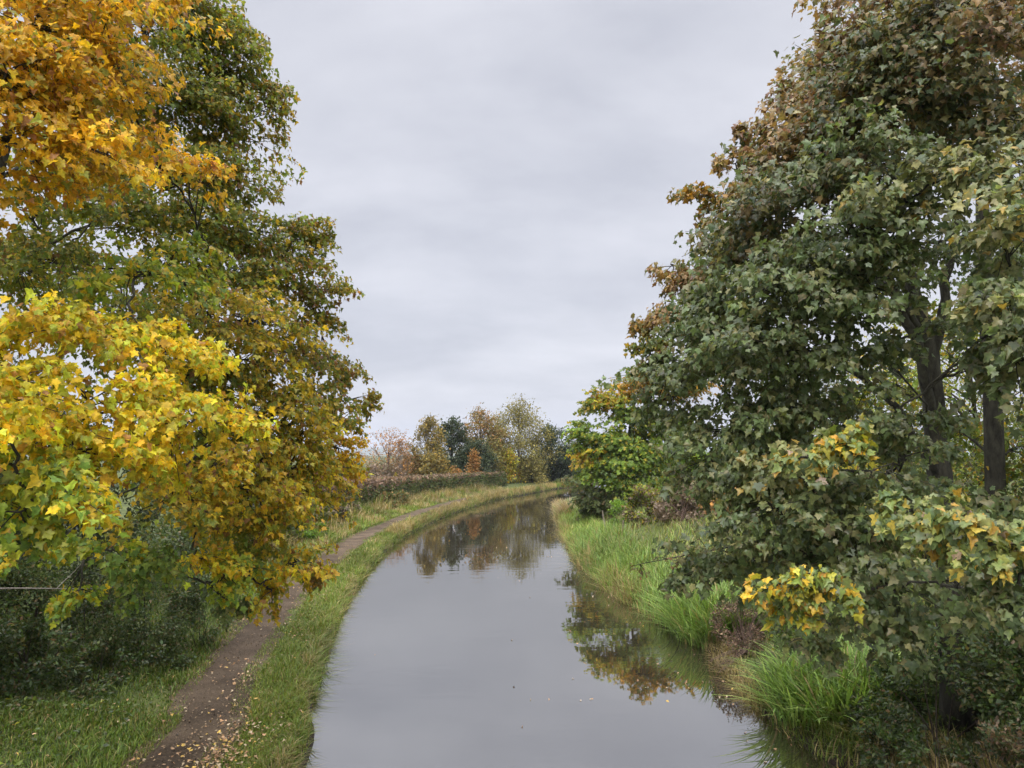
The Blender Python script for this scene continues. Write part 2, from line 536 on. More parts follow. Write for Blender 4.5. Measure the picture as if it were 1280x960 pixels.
def merge(parts):
    V, F, C, n = [], [], [], 0
    for v, f, c in parts:
        V.append(v); F.append(f + n); C.append(c); n += len(v)
    return np.concatenate(V), np.concatenate(F), np.concatenate(C)


def sample_y(n, lo, hi, power):
    """forward distances, denser close to the bridge"""
    u = rng.uniform(0, 1, n)
    a = 1 - power
    return (lo ** a + u * (hi ** a - lo ** a)) ** (1 / a)


GREEN = np.array([[.12, .18, .022], [.095, .15, .022], [.155, .205, .028], [.185, .20, .036]])
STRAW = np.array([[.33, .26, .11], [.27, .2, .09], [.22, .19, .07]])


def turf(n, lo, hi, o0, o1, h, w, power=1.6, straw=.2, side='L', green=GREEN, seed=1, lean=.6, fade=1.0):
    y = sample_y(n, lo, hi, power)
    off = rng.uniform(0, 1, n) * (o1 - o0) + o0
    line, nrm = (LEFT, LN) if side == 'L' else (RIGHT, RN)
    p = along(line, nrm, y, off)
    z = ground_z(p)
    pt = patch(p, .9, seed)
    grow = (y / lo) ** (.5 * fade)
    col = green[rng.integers(0, len(green), n)]
    is_s = rng.uniform(0, 1, n) < straw * (pt * 1.8)
    col = np.where(is_s[:, None], STRAW[rng.integers(0, 3, n)], col) * np.exp(rng.normal(0, .18, (n, 1))) * (.8 + .45 * patch(p, .5, seed + 9))[:, None]
    hh = h * rng.uniform(.45, 1.25, n) * (.6 + .9 * patch(p, 1.6, seed + 3))
    return blades(np.column_stack([p, z - .01]), hh, w * grow * rng.uniform(.7, 1.3, n), rng.uniform(.1, lean * 2, n), col)


verge = merge([
    turf(52000, 9.5, 70, .0, 1.0, .13, .016, 1.7, .15, seed=2),
    turf(9000, 9.5, 70, .9, 1.35, .09, .014, 1.7, .3, seed=3), turf(9000, 9.5, 70, 2.15, 2.6, .09, .014, 1.7, .3, seed=4),
    turf(7000, 10.5, 70, -.05, .25, .22, .014, 1.5, .4, seed=5, lean=1.0),
    turf(8000, 16, 128, -.16, .12, .28, .02, 1.15, .3, seed=6, lean=1.2, fade=.8),
])
tag(mesh_obj('grass', *verge[:2], M_GRASS, tint=verge[2]), 'strip of short grass between the muddy towpath and the water', 'grass', kind='stuff')
far_straw = merge([turf(4500, 45, 80, -.05, .75, .42, .04, 1.1, 1.0, seed=8, lean=.7, fade=.3), turf(7000, 78, 130, -.05, 1.5, .7, .055, 1.1, 1.0, seed=7, lean=.7, fade=.3),
                   turf(2500, 40, 110, .1, .9, .22, .04, 1.1, .5, seed=9, fade=.3)])
tag(mesh_obj('dry_grass', *far_straw[:2], M_GRASS, tint=far_straw[2]), 'straw coloured tussock grass along the far bend of the canal', 'grass', kind='stuff')
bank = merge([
    turf(80000, 8.3, 60, 2.4, 7.2, .14, .018, 1.7, .12, seed=12, green=GREEN * np.array([.72, .8, .8])),  # greens darkened to stand for the maple's shade
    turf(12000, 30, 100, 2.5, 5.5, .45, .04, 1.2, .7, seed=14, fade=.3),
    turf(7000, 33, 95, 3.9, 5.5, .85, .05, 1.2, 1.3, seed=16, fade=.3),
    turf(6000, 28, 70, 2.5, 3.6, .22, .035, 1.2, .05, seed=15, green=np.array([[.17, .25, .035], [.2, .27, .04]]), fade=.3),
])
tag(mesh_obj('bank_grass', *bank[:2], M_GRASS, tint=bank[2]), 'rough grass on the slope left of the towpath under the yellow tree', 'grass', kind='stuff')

REED = np.array([[.14, .225, .045], [.17, .26, .05], [.22, .29, .07], [.10, .17, .035]])
rb = merge([
    turf(9000, 20.5, 44, -.2, 2.3, .75, .036, 1.2, .10, 'R', REED, 21, .7, .5),
    turf(10000, 26, 72, -.15, 2.0, .55, .036, 1.1, .1, 'R', np.array([[.18, .26, .045], [.14, .22, .04], [.22, .27, .06]]), 22, .6, .5),
    turf(3500, 26, 80, -.35, .25, .7, .028, 1.1, 1.0, 'R', np.array([[.26, .17, .09], [.32, .22, .12], [.2, .2, .06]]), 23, .8, .5),
])
rb = merge([rb, turf(4500, 15.5, 46, -.25, .25, .26, .02, 1.3, 1.6, 'R', np.array([[.16, .11, .05], [.13, .13, .04]]), 29, 1.0, .5)])
tag(mesh_obj('reed_grass', *rb[:2], M_GRASS, tint=rb[2]), 'long bright green reed grass lining the right bank beyond the brown dock clump', 'reed grass', kind='stuff')
rf = merge([
    turf(16000, 14, 75, 2.0, 9.0, .4, .03, 1.2, .25, 'R', np.array([[.16, .23, .04], [.2, .26, .05], [.24, .26, .07]]), 26, .6, .5),
    turf(5000, 9, 24, .3, 6.0, .3, .02, 1.2, .2, 'R', GREEN * .7, 27, .6, .5),
    turf(5000, 9, 16, -.12, 1.3, .32, .02, 1.2, .5, 'R', GREEN * .8, 28, .8, .5),
])
tag(mesh_obj('meadow_grass', *rf[:2], M_GRASS, tint=rf[2]), 'softer yellow green grass on the slope behind the right bank reeds', 'grass', kind='stuff')


# ------------------------------------------------------------------ broadleaf trees built from boughs
def bough_leaves(lobes, keys_of, axis_pt, size, per, spray_len, tmpl, flat=.62, edge=None, out_bias=.7):
    """lobes: rows (x,y,z,r,n). returns spray bases/directions and the leaf arrays"""
    lobes = np.asarray(lobes, float)
    cnt = lobes[:, 4].astype(int)
    idx = np.repeat(np.arange(len(lobes)), cnt)
    n = len(idx)
    dirs = unit(rng.normal(0, 1, (n, 3)))
    rad = rng.uniform(0, 1, n) ** .45
    rad = np.where(rng.uniform(0, 1, n) < .13, rng.uniform(1.0, 1.5, n), rad)
    c = lobes[idx, :3]
    r = lobes[idx, 3]
    base = c + dirs * (rad * r)[:, None] * np.array([1, 1, flat]) * .78
    outw = unit((base - axis_pt) * np.array([1, 1, .25]))
    d = unit(dirs * np.array([1, 1, .5]) + outw * out_bias + np.array([0, 0, -.12]) + rng.normal(0, .2, (n, 3)))
    side = unit(np.cross(d, np.array([0, 0, 1.])))
    L = spray_len * rng.uniform(.6, 1.2, n) * np.clip(r / .6, .42, 1.2)
    k = np.repeat(np.arange(n), per)
    t = rng.uniform(.0, 1.05, len(k))
    lat = rng.uniform(-1, 1, len(k)) * (1.15 - .6 * t)
    pos = base[k] + d[k] * (t * L[k])[:, None] + side[k] * (lat * L[k] * .55)[:, None]
    pos[:, 2] += rng.normal(0, .05, len(k)) - .22 * L[k] * t * t - .12 * np.abs(lat) * L[k]
    down = np.array([0, 0, -1.])
    tip = d[k] * .55 + side[k] * (np.sign(lat) * .45)[:, None] + down * .6 + rng.normal(0, .4, (len(k), 3))
    nrm = np.array([0, 0, 1.]) * .85 + outw[k] * .55 + rng.normal(0, .45, (len(k), 3))
    sz = size * rng.uniform(.5, 1.3, len(k))
    keys = np.asarray(keys_of)[idx][k]
    tone = np.exp(rng.normal(0, .14, n))[k]
    col = paint(keys) * tone[:, None]
    ed = None
    if edge is not None:
        ed = (np.array(edge), np.clip(rng.normal(.12, .2, len(k)), 0, .8))
    lobe_of_leaf = idx[k]
    return base, d, L, idx, (pos, tip, nrm, sz, col, ed, lobe_of_leaf)


def broadleaf(name, label, cat, base, trunk_ctrl, trunk_rad, lobes_px, size, per, density, spray_len, leafmat, bark,
              group=None, tmpl=MAPLE, flat=.48, edge=None, special=None, limb_groups=8, stems=None):
    """lobes_px rows: (px, py, d, radius_m, key[, density factor])"""
    root = thing(name, label, cat, base, group)
    tr = spline(trunk_ctrl, 26)
    rr = np.interp(np.linspace(0, 1, 26), np.linspace(0, 1, len(trunk_rad)), trunk_rad)
    rr[0] *= 1.35; rr[1] *= 1.12
    T = Tubes(); T.add(tr, rr, 14)
    T.build('trunk', bark, root)
    rows, keys = [], []
    for e in lobes_px:
        p = np.array(e[0]) if isinstance(e[0], (tuple, list)) else sv(*e[:3])
        r, key = (e[1], e[2]) if isinstance(e[0], (tuple, list)) else (e[3], e[4])
        fac = e[-1] if not isinstance(e[-1], str) else 1.0
        rows.append((*p, r, max(4, int(density * fac * r ** 2.2)))); keys.append(key)
    rows = np.array(rows)
    axis_pt = tr[len(tr) // 2]
    axis_all = np.array([axis_pt[0], axis_pt[1], rows[:, 2].mean()])
    bs, d, L, idx, (pos, tip, nrm, sz, col, ed, lol) = bough_leaves(rows, keys, axis_all, size, per, spray_len, tmpl, flat, edge)
    # limbs reach from the trunk to each bough, twigs from the bough to each spray
    hd_all = np.linalg.norm(rows[:, :3] - tr[np.abs(tr[None, :, 2] - rows[:, None, 2] + .6).argmin(1)], axis=1)
    sets, own = [], {}
    curves = []                       # (points, radii, limb number)
    for ctrl, ra, rb_ in (stems or []):
        q = spline(ctrl, 18); q[1:-1] += rng.normal(0, .02, (16, 3)); qr = np.linspace(ra, rb_, 18)
        sets.append(Tubes()); sets[-1].add(q, qr, 9); curves.append((q, qr, len(sets) - 1))
    for li in np.argsort(hd_all):
        x, y, z, r, n = rows[li]
        c = np.array([x, y, z])
        hd = np.linalg.norm((c - axis_pt)[:2])
        zt = np.clip(z - .5 * hd - .2, tr[3][2], tr[-2][2])
        ti = np.abs(tr[:, 2] - zt).argmin()
        o, orad, gi = tr[ti], rr[ti] * .5, -1
        best = np.linalg.norm(c - o) * (1.0 if len(sets) < limb_groups else 1.5)
        tan = None
        for q, qr, g in curves:
            k = np.arange(3, len(q) - 3)
            dd = np.linalg.norm(q[k] - c, axis=1) + .7 * np.maximum(0, q[k, 2] - z + .1) + .25
            j = dd.argmin()
            if dd[j] < best:
                best = dd[j]; o = q[k[j]]; orad = qr[k[j]] * .8; gi = g; tan = unit(q[k[j] + 1] - q[k[j] - 1])
        ln = np.linalg.norm(c - o)
        if gi < 0:
            sets.append(Tubes()); gi = len(sets) - 1
        m1 = o + (c - o) * .33 + np.array([0, 0, .10 * ln]) + rng.normal(0, .05 * ln, 3)
        if tan is not None: m1 = o + (tan * .6 + unit(c - o) * .4) * ln * .33
        m2 = o + (c - o) * .72 + np.array([0, 0, .07 * ln]) + rng.normal(0, .05 * ln, 3)
        q = curve(o, m1, m2, c, 12)
        q[1:-1] += rng.normal(0, .02, (10, 3))
        r0 = min(orad, .022 + .011 * ln + .012 * r)
        qr = np.linspace(max(r0, .014), .010, 12)
        curves.append((q, qr, gi)); own[li] = gi
        sets[gi].add(q, qr, 6)
        for sp in np.where(idx == li)[0]:
            st = q[rng.integers(6, 12)]
            e2 = bs[sp] + d[sp] * L[sp] * .9 - np.array([0, 0, .15 * L[sp]])
            mm = (st + bs[sp]) / 2 + rng.normal(0, .05, 3)
            sets[gi].add(curve(st, mm, bs[sp], e2, 5), np.array([.010, .008, .006, .0045, .003]) * max(1, size / .15), 3)
    for st in sets: st.build('limb', bark, root)
    m = np.ones(len(pos), bool)
    for lobe_ids, plabel in (special or []):
        sel = np.isin(lol, lobe_ids)
        m &= ~sel
        v, f, c = leaf_arrays(tmpl, pos[sel], tip[sel], nrm[sel], sz[sel], col[sel], None if ed is None else (ed[0], ed[1][sel]))
        o = mesh_obj('leafy_bough', v, f, leafmat, root, c)
        o['label'] = plabel
    v, f, c = leaf_arrays(tmpl, pos[m], tip[m], nrm[m], sz[m], col[m], None if ed is None else (ed[0], ed[1][m]))
    mesh_obj('crown', v, f, leafmat, root, c)
    return root


# -------- the big yellow maple left of the towpath
LT_LOBES = [
    # golden boughs near the bridge, top left
    (30, 30, 7.2, 0.65, 'YO'), (110, 40, 7.6, 0.65, 'YO'), (60, 110, 7.0, 0.56, 'YO'), (150, 110, 7.8, 0.47, 'YO', .8), (30, 180, 6.8, 0.43, 'YO'),
    (95, 180, 7.0, 0.39, 'YO'), (190, 200, 8.5, 0.52, 'YO'), (235, 210, 9.0, 0.34, 'YO'), (130, 205, 7.6, 0.34, 'YO', .7), (10, 90, 6.6, 0.52, 'YO'), (-60, 60, 6.5, 0.69, 'YO'), (-70, 200, 6.5, 0.60, 'YO'),
    (185, 25, 10, .5, 'OL'), (90, -60, 8, 1.03, 'YO'), (10, -90, 7.5, 0.86, 'YO'),
    # bright yellow boughs near the bridge, middle left
    (30, 400, 6.5, 0.43, 'Y'), (95, 405, 6.9, 0.43, 'Y'), (165, 345, 7.8, 0.47, 'YG'), (210, 330, 8.5, 0.43, 'YG', .8), (150, 430, 7.2, 0.43, 'Y'), (205, 440, 7.6, 0.43, 'Y'),
    (110, 490, 6.7, 0.39, 'Y', .9), (180, 505, 7.1, 0.47, 'Y'), (245, 505, 7.7, 0.43, 'Y'), (290, 530, 8.1, 0.30, 'Y'), (90, 545, 6.5, 0.39, 'Y'), (150, 570, 6.8, 0.36, 'Y'), (220, 555, 7.5, 0.34, 'Y'),
    (40, 600, 6.0, 0.39, 'YG'), (110, 635, 6.1, 0.30, 'Y'), (20, 640, 5.8, 0.30, 'YG'), (60, 580, 6.3, 0.34, 'Y'), (5, 525, 5.6, 0.17, 'Y'), (-60, 480, 6, 0.60, 'Y'), (-80, 620, 6, 0.52, 'YG'),
    # middle depth
    (260, 390, 10, .7, 'OY'), (320, 400, 11, .65, 'OY'), (310, 455, 10.8, .6, 'OY'), (360, 430, 11.8, .6, 'OB'), (340, 510, 11, .65, 'OY'), (385, 500, 12, .6, 'OB'),
    (240, 605, 9.4, .5, 'YM'), (300, 610, 10.2, .6, 'YM'), (355, 600, 11, .6, 'YM'), (395, 585, 11.8, .5, 'YM'), (330, 560, 10.6, .5, 'OY'), (375, 545, 11.5, .5, 'YM'), (280, 570, 9.8, .45, 'YM'),
    (200, 630, 8.8, .4, 'OY'), (350, 635, 11.3, .4, 'YM'), (325, 650, 10.8, .4, 'OY'),
    # low sprays over the path
    (318, 715, 10.2, .38, 'Y'), (372, 700, 10.8, .38, 'YM'), (285, 715, 9.8, .38, 'YG'), (340, 738, 10.2, .26, 'YM'), (245, 695, 9.4, .38, 'Y'), (385, 725, 10.9, .26, 'RO'),
    (170, 695, 8.9, .42, 'G'), (125, 680, 8.7, .3, 'YG'), (95, 745, 8.8, .25, 'YG', .7), (50, 690, 8.6, .25, 'YG', .6), (292, 752, 10.0, .2, 'DG'),
    # olive mass behind, up to the top
    (215, 20, 12, 1.0, 'OL'), (250, 50, 12.3, .7, 'OL'), (262, 15, 12.5, .6, 'OB'), (275, 95, 12.6, .7, 'OL'), (310, 115, 13, .55, 'OB'), (333, 140, 13.2, .33, 'OB'), (235, 130, 12, .9, 'OL'),
    (180, 110, 11.5, .9, 'OL'), (300, 175, 12.8, .6, 'OB'), (250, 215, 12, .8, 'OL'), (300, 235, 12.7, .5, 'OB'), (190, 260, 11.4, .8, 'OL'), (255, 285, 11.8, .8, 'OL'), (320, 290, 12.4, .65, 'OL'),
    (370, 290, 12.9, .5, 'OB'), (400, 305, 13.1, .33, 'OB'), (350, 335, 12.6, .65, 'OB'), (295, 345, 11.8, .7, 'OL'), (385, 365, 12.9, .5, 'OB'), (225, 350, 11, .7, 'OL', .8), (395, 400, 12.8, .42, 'OB'),
    (410, 450, 13, .45, 'OB'), (430, 475, 13.3, .36, 'OB', .8), (425, 520, 13.2, .42, 'OB'), (445, 500, 13.5, .3, 'OB', .6), (420, 560, 13, .42, 'YO'), (390, 612, 12.4, .36, 'OY'), (440, 580, 13.4, .22, 'YO', .6),
    (120, 260, 10.5, .6, 'OL', .7), (25, 262, 9.5, .4, 'OL', .6), (75, 235, 9.6, .45, 'OL', .7), (70, 330, 10, .6, 'OL', .6), (150, 400, 10, .8, 'OL', .8), (230, 470, 10.5, .8, 'OL', .8), (300, 640, 12.2, .8, 'OL', .8), (240, 560, 11, .9, 'OL', .8), (310, 680, 12.5, .5, 'OL', .7),
    # far side and the part beyond the picture's edge
    ((-9, 14, 8.5), 1.6, 'OL', .6), ((-11, 12, 9), 1.6, 'OL', .5), ((-10.5, 9, 8), 1.5, 'YO', .5), ((-8, 14.5, 11), 1.5, 'OL', .6), ((-7, 11, 12.2), 1.6, 'OL', .6), ((-9.5, 10, 12), 1.5, 'OY', .5),
    ((-10.5, 14, 5.5), 1.3, 'OL', .6), ((-11.5, 10.5, 5.5), 1.3, 'OY', .5),
]
bx, by = -8.9, 11.9
broadleaf('maple_tree', 'big autumn maple with bright yellow leaves overhanging the towpath on the left', 'tree', (bx, by, gz(bx, by)),
          [(bx, by, gz(bx, by) - .1), (bx + .05, by, 2.6), (bx - .1, by + .1, 5), (bx + .5, by - .1, 8), (bx + 1.2, by, 12)], [.24, .2, .17, .11, .04],
          LT_LOBES, .073, 56, 64, .58, M_LEAF, M_BARK, edge=(.16, .075, .03))

# -------- the big green maple on the right bank
RT_LOBES = [
    (1111, 25, 9.5, .55, 'RB'), (1076, 65, 9.8, .5, 'RB'), (1028, 115, 10.2, .5, 'RB'), (995, 150, 10.5, .4, 'RB'), (975, 200, 10.6, .45, 'RB'), (1015, 195, 10, .6, 'DB'), (928, 250, 10.9, .42, 'RO'), (903, 248, 11, .22, 'RO'),
    (943, 300, 10.5, .6, 'DB'), (898, 335, 10.9, .48, 'RB'), (873, 350, 11.2, .36, 'RB'), (908, 390, 10.6, .55, 'DB'), (863, 400, 11.1, .42, 'RB'), (827, 440, 11.2, .36, 'DG'), (862, 455, 10.7, .6, 'DG'), (822, 470, 11.4, .25, 'RO', .7),
    (842, 500, 11, .45, 'DG'), (1066, 20, 10, .35, 'RB', .7), (943, 230, 10.8, .3, 'RB', .7), (1126, -10, 9.3, .7, 'RB'),
    (868, 246, 11, .2, 'RO'), (838, 330, 11.2, .25, 'RB'), (822, 385, 11.2, .28, 'RB'), (812, 405, 11.3, .2, 'RO'), (980, 118, 10.4, .25, 'RB'), (942, 165, 10.6, .25, 'RB'), (917, 205, 10.8, .22, 'RB'), (1048, 40, 10, .25, 'RB'), (815, 435, 11.2, .25, 'OB'), (810, 455, 11.4, .2, 'RB'),
    (1128, 50, 8.6, .7, 'DB'), (1180, 40, 8.2, .7, 'DB', .8), (1250, 40, 7.8, .6, 'RB', .8), (1088, 110, 9, .8, 'DB'), (1130, 130, 8.6, .75, 'DB'), (1210, 110, 8.8, .6, 'DB', .7), (1048, 150, 9.5, .7, 'RB'),
    (1020, 235, 9, .75, 'DB'), (1080, 200, 8.5, .65, 'DG'), (960, 280, 9.6, .75, 'DB'), (1060, 290, 8.2, .6, 'DG'), (1115, 235, 7.7, .42, 'PG'), (1165, 225, 7.7, .38, 'PG'), (1210, 210, 7.6, .38, 'PG'), (1250, 160, 8, .5, 'DB'),
    (1010, 345, 8.4, .65, 'DG'), (1070, 370, 8.2, .55, 'DG'), (945, 360, 9.2, .7, 'DG'), (900, 420, 9.6, .7, 'DG'), (960, 430, 8.6, .6, 'DG'), (1020, 440, 8.4, .55, 'DG'), (1085, 430, 9.2, .4, 'DG'), (1110, 320, 8, .4, 'DG'),
    (1255, 210, 7, .4, 'PG'), (1262, 290, 6.7, .35, 'PG'), (1268, 385, 6.5, .33, 'PG'), (1265, 350, 6.8, .35, 'DG'), (1215, 455, 7.4, .32, 'DG'), (1270, 455, 6.6, .4, 'DG'), (1300, 250, 6.8, .6, 'PG'), (1310, 420, 6.5, .6, 'DG'),
    (902, 545, 9.2, .55, 'DG'), (882, 585, 9.2, .42, 'DG'), (952, 520, 9, .55, 'DG'), (990, 510, 8.8, .5, 'DG', .8), (947, 585, 8.6, .5, 'DG'), (985, 580, 7.9, .4, 'PG'), (1040, 548, 7.2, .2, 'YB'), (1072, 550, 7.2, .15, 'YB'), (1008, 572, 7.2, .15, 'YP'),
    (1100, 600, 7.8, .45, 'DG'), (960, 630, 8, .45, 'DG'), (1030, 630, 7.7, .5, 'DG'), (1080, 660, 7.5, .45, 'DG'), (1090, 530, 8.2, .35, 'DG'), (1140, 560, 8, .3, 'DG'), (1000, 680, 8, .5, 'DG'),
    (895, 690, 9, .42, 'DG'), (870, 720, 9.2, .28, 'DG'), (935, 700, 8.8, .4, 'DG'), (1050, 710, 7.6, .5, 'DG'), (1110, 730, 7.2, .5, 'DG'),
    (968, 728, 7.0, .18, 'YB'), (1008, 716, 6.9, .2, 'YB'), (985, 752, 7.0, .15, 'YB'), (1036, 732, 6.9, .15, 'YB'), (1010, 800, 7.8, .3, 'DG'),
    (1140, 636, 6.2, .18, 'YP'), (1185, 656, 6.0, .2, 'YP'), (1240, 680, 5.7, .2, 'YP'), (1215, 650, 5.9, .15, 'YP'), (1290, 680, 5.6, .25, 'YP'),
    (1260, 750, 5.9, .25, 'DG'), (1200, 730, 6.5, .3, 'DG'), (1130, 770, 7.2, .2, 'DG'), (1300, 780, 6, .35, 'DG'), (1200, 520, 9.5, .28, 'DG', .7), (1205, 400, 9.8, .35, 'DG', .8), (1140, 610, 9, .4, 'DG'), (1200, 620, 7, .35, 'DG'),
    (1040, 180, 10.5, .9, 'DG', .55), (1120, 100, 10.5, .9, 'DB', .55), (990, 330, 10.8, .9, 'DG', .55), (930, 470, 10.5, .8, 'DG', .55), (1060, 520, 10.5, .8, 'DG', .8), (1000, 600, 10.5, .8, 'DG', .8), (1200, 300, 11, .6, 'DG', .7), (1010, 700, 9.6, .7, 'DG', .8),
    ((6, 12, 11), 1.5, 'RB', .6), ((8, 12, 12.5), 1.5, 'RB', .6), ((9.5, 10, 10), 1.5, 'DB', .5), ((10, 13, 8.5), 1.5, 'DG', .5), ((9.5, 9, 7), 1.3, 'DG', .5), ((7, 15, 8.5), 1.3, 'DG', .5), ((6.5, 9, 11.5), 1.3, 'RB', .6),
]
px_list = [(e[0], e[1]) for e in RT_LOBES]
def ids(*pts): return [px_list.index(p) for p in pts]
bx, by = 7.35, 13.0
broadleaf('maple_tree', 'big dark green maple turning brown at the top, leaning over the water on the right', 'tree', (bx, by, gz(bx, by)),
          [(bx, by, gz(bx, by) - .1), sv(1182, 700, 13), sv(1172, 560, 13), sv(1158, 430, 12.8), sv(1135, 340, 12.4), sv(1120, 200, 12), sv(1110, 60, 11.6)], [.25, .22, .19, .15, .11, .07, .03],
          RT_LOBES, .080, 52, 62, .56, M_LEAF_DARK, M_BARK, edge=(.17, .10, .05),
          stems=[([sv(1172, 560, 13), sv(1148, 440, 12.4), sv(1105, 340, 11.6), sv(1060, 240, 10.8), sv(1040, 140, 10.2)], .10, .03),
                 ([sv(1165, 470, 12.9), sv(1178, 380, 12.6), sv(1195, 260, 12.2), sv(1200, 120, 11.6)], .10, .03),
                 ([sv(1175, 600, 13), sv(1110, 500, 12), sv(1030, 450, 11), sv(950, 430, 10.4)], .07, .025),
                 ([sv(1178, 640, 13), sv(1120, 600, 11.8), sv(1030, 590, 10.5), sv(960, 610, 9.5)], .06, .02),
                 ([sv(1160, 430, 12.8), sv(1120, 370, 11.6), sv(1060, 330, 10.4), sv(990, 290, 10)], .07, .02)],
          special=[(ids((1040, 548), (1072, 550), (1008, 572)), 'yellow leafy bough in the middle of the green crown'),
                   (ids((968, 728), (1008, 716), (985, 752), (1036, 732)), 'bright yellow leafy bough hanging low over the water'),
                   (ids((1140, 636), (1185, 656), (1240, 680), (1215, 650), (1290, 680)), 'pale yellow leafy bough reaching in from the right')])

# -------- second tree behind it
bx, by = 9.9, 16.0
broadleaf('maple_tree', 'slimmer dark trunked maple standing behind the big green maple at the right edge', 'tree', (bx, by, gz(bx, by)),
          [(bx, by, gz(bx, by) - .1), sv(1245, 640, 16), sv(1240, 480, 16), sv(1230, 330, 15.8), sv(1228, 180, 15.5), sv(1235, 20, 15.5)], [.24, .2, .18, .15, .1, .04],
          [(1240, 60, 15.5, 1.2, 'DB', .4), (1180, 160, 15, .9, 'DG', .3), (1270, 180, 15.5, .9, 'DB', .3), (1200, 400, 16.5, .8, 'OL', .5), (1270, 420, 16, .8, 'DG', .5), (1120, 480, 17, .9, 'OL', .5),
           (1200, 540, 17, .8, 'OL', .5), (1270, 560, 16, .8, 'OL', .5), (1080, 560, 17.5, .9, 'OY', .5), (1330, 300, 15, 1.5, 'DB', .5), (1340, 100, 15, 1.5, 'RB', .5), ((12, 17, 13), 1.8, 'RB', .5), ((13, 18, 9), 1.8, 'DG', .5)],
          .10, 34, 50, .6, M_LEAF_DARK, M_BARK)

# -------- smaller green and yellow maple further along the right bank
bx, by = 8.0, 52.0
ML = [(770, 500, 52, 1.3, 'MY'), (745, 505, 52, .9, 'OL'), (735, 535, 51.5, .9, 'MG'), (800, 480, 52.5, 1.4, 'RO'), (790, 520, 51.5, 1.3, 'MG'), (760, 545, 51, 1.3, 'MG'), (738, 570, 51, .9, 'MY'),
      (770, 575, 50.5, 1.1, 'MG'), (805, 560, 51, 1.4, 'MG'), (750, 588, 50.6, 1.0, 'MG'), (795, 580, 51.2, 1.2, 'MG'), (770, 560, 52, 1.1, 'MG'), (745, 555, 51.5, .9, 'MG'), (785, 545, 52.5, 1.2, 'OL'), (730, 600, 50.6, .8, 'HG'), (780, 598, 50.5, 1.0, 'MG'), (815, 600, 51, 1.2, 'MG'), (830, 530, 53, 1.6, 'MG'), (850, 480, 54, 1.6, 'RO'),
      (735, 618, 50.6, .7, 'HG'), (765, 615, 50.4, .8, 'HG'), (855, 570, 53, 1.6, 'MG')]
broadleaf('maple_tree', 'small rounded green and yellow maple on the right bank near the bend', 'tree', (bx, by, gz(bx, by)),
          [(bx, by, gz(bx, by) - .1), (bx - .1, by, 3.2), (bx - .2, by, 5), (bx + .1, by, 8)], [.22, .18, .12, .05],
          ML, .27, 24, 26, .95, M_LEAF, M_BARK, tmpl=FEATHER, limb_groups=4)


# ------------------------------------------------------------------ shrubs
def shrub(name, label, cat, lobes, key, size, per_m2, mat=None, tmpl=BLADE, stems=5, stemmat=None, group=None, droop=.2, up=.6, bare=0):
    """lobes: (x, y, z_above_ground or None, rx, rz). foliage on and inside each ellipsoid"""
    mat = mat or M_LEAF_DARK
    L0 = np.array([(l[0], l[1]) for l in lobes])
    g = ground_z(L0)
    bx, by = L0[0]
    root = thing(name, label, cat, (bx, by, g[0]), group)
    P, O, K = [], [], []
    for (x, y, zc, rx, rz), gg in zip([(*l[:5],) for l in lobes], g):
        n = int(per_m2 * 4 * math.pi * rx * max(rx, rz) * .8)
        d = unit(rng.normal(0, 1, (n, 3)))
        # clumps: pull directions toward a few dozen clump centres
        k = max(10, int(18 * rx))
        cc = unit(rng.normal(0, 1, (k, 3)))
        pick = rng.integers(0, k, n)
        cr = rng.uniform(.72, 1.1, k)[pick]
        d = unit(cc[pick] + d * .38)
        rad = cr * rng.uniform(.35, 1, n) ** .4
        p = np.array([x, y, gg + zc]) + d * rad[:, None] * np.array([rx, rx, rz])
        ok = p[:, 2] > gg - .15
        P.append(p[ok]); O.append(d[ok])
        tb = Tubes()
        for s in range(stems):
            a = rng.uniform(0, 6.28); e = unit(rng.normal(0, 1, 3) + np.array([0, 0, .8]))
            st = np.array([x + .12 * rx * math.cos(a), y + .12 * rx * math.sin(a), gg - .1])
            en = np.array([x, y, gg + zc]) + e * np.array([rx, rx, rz]) * rng.uniform(.75, 1.0 + .25 * bare)
            tb.add(curve(st, st + (en - st) * .3 + np.array([0, 0, .2 * rz]), st + (en - st) * .7 + rng.normal(0, .06 * rx, 3), en, 7), np.linspace(.018, .004, 7) * max(.6, rx), 4)
        tb.build('stem', stemmat or M_TWIG, root)
    P = np.concatenate(P); O = np.concatenate(O)
    n = len(P)
    tip = O * .7 + rng.normal(0, .6, (n, 3)) + np.array([0, 0, -droop])
    nrm = O * .5 + np.array([0, 0, up]) + rng.normal(0, .5, (n, 3))
    keys = np.array(key.split('+'))[rng.integers(0, len(key.split('+')), n)]
    tone = .75 + .5 * patch(np.column_stack([P[:, 0] + P[:, 2] * 1.7, P[:, 1] - P[:, 2] * 1.3]), 3.2 / max(.5, lobes[0][3]), int(abs(bx * 100)))
    col = paint(keys) * tone[:, None]
    v, f, c = leaf_arrays(tmpl, P, tip, nrm, size * rng.uniform(.6, 1.3, n), col)
    mesh_obj('foliage', v, f, mat, root, c)
    return root


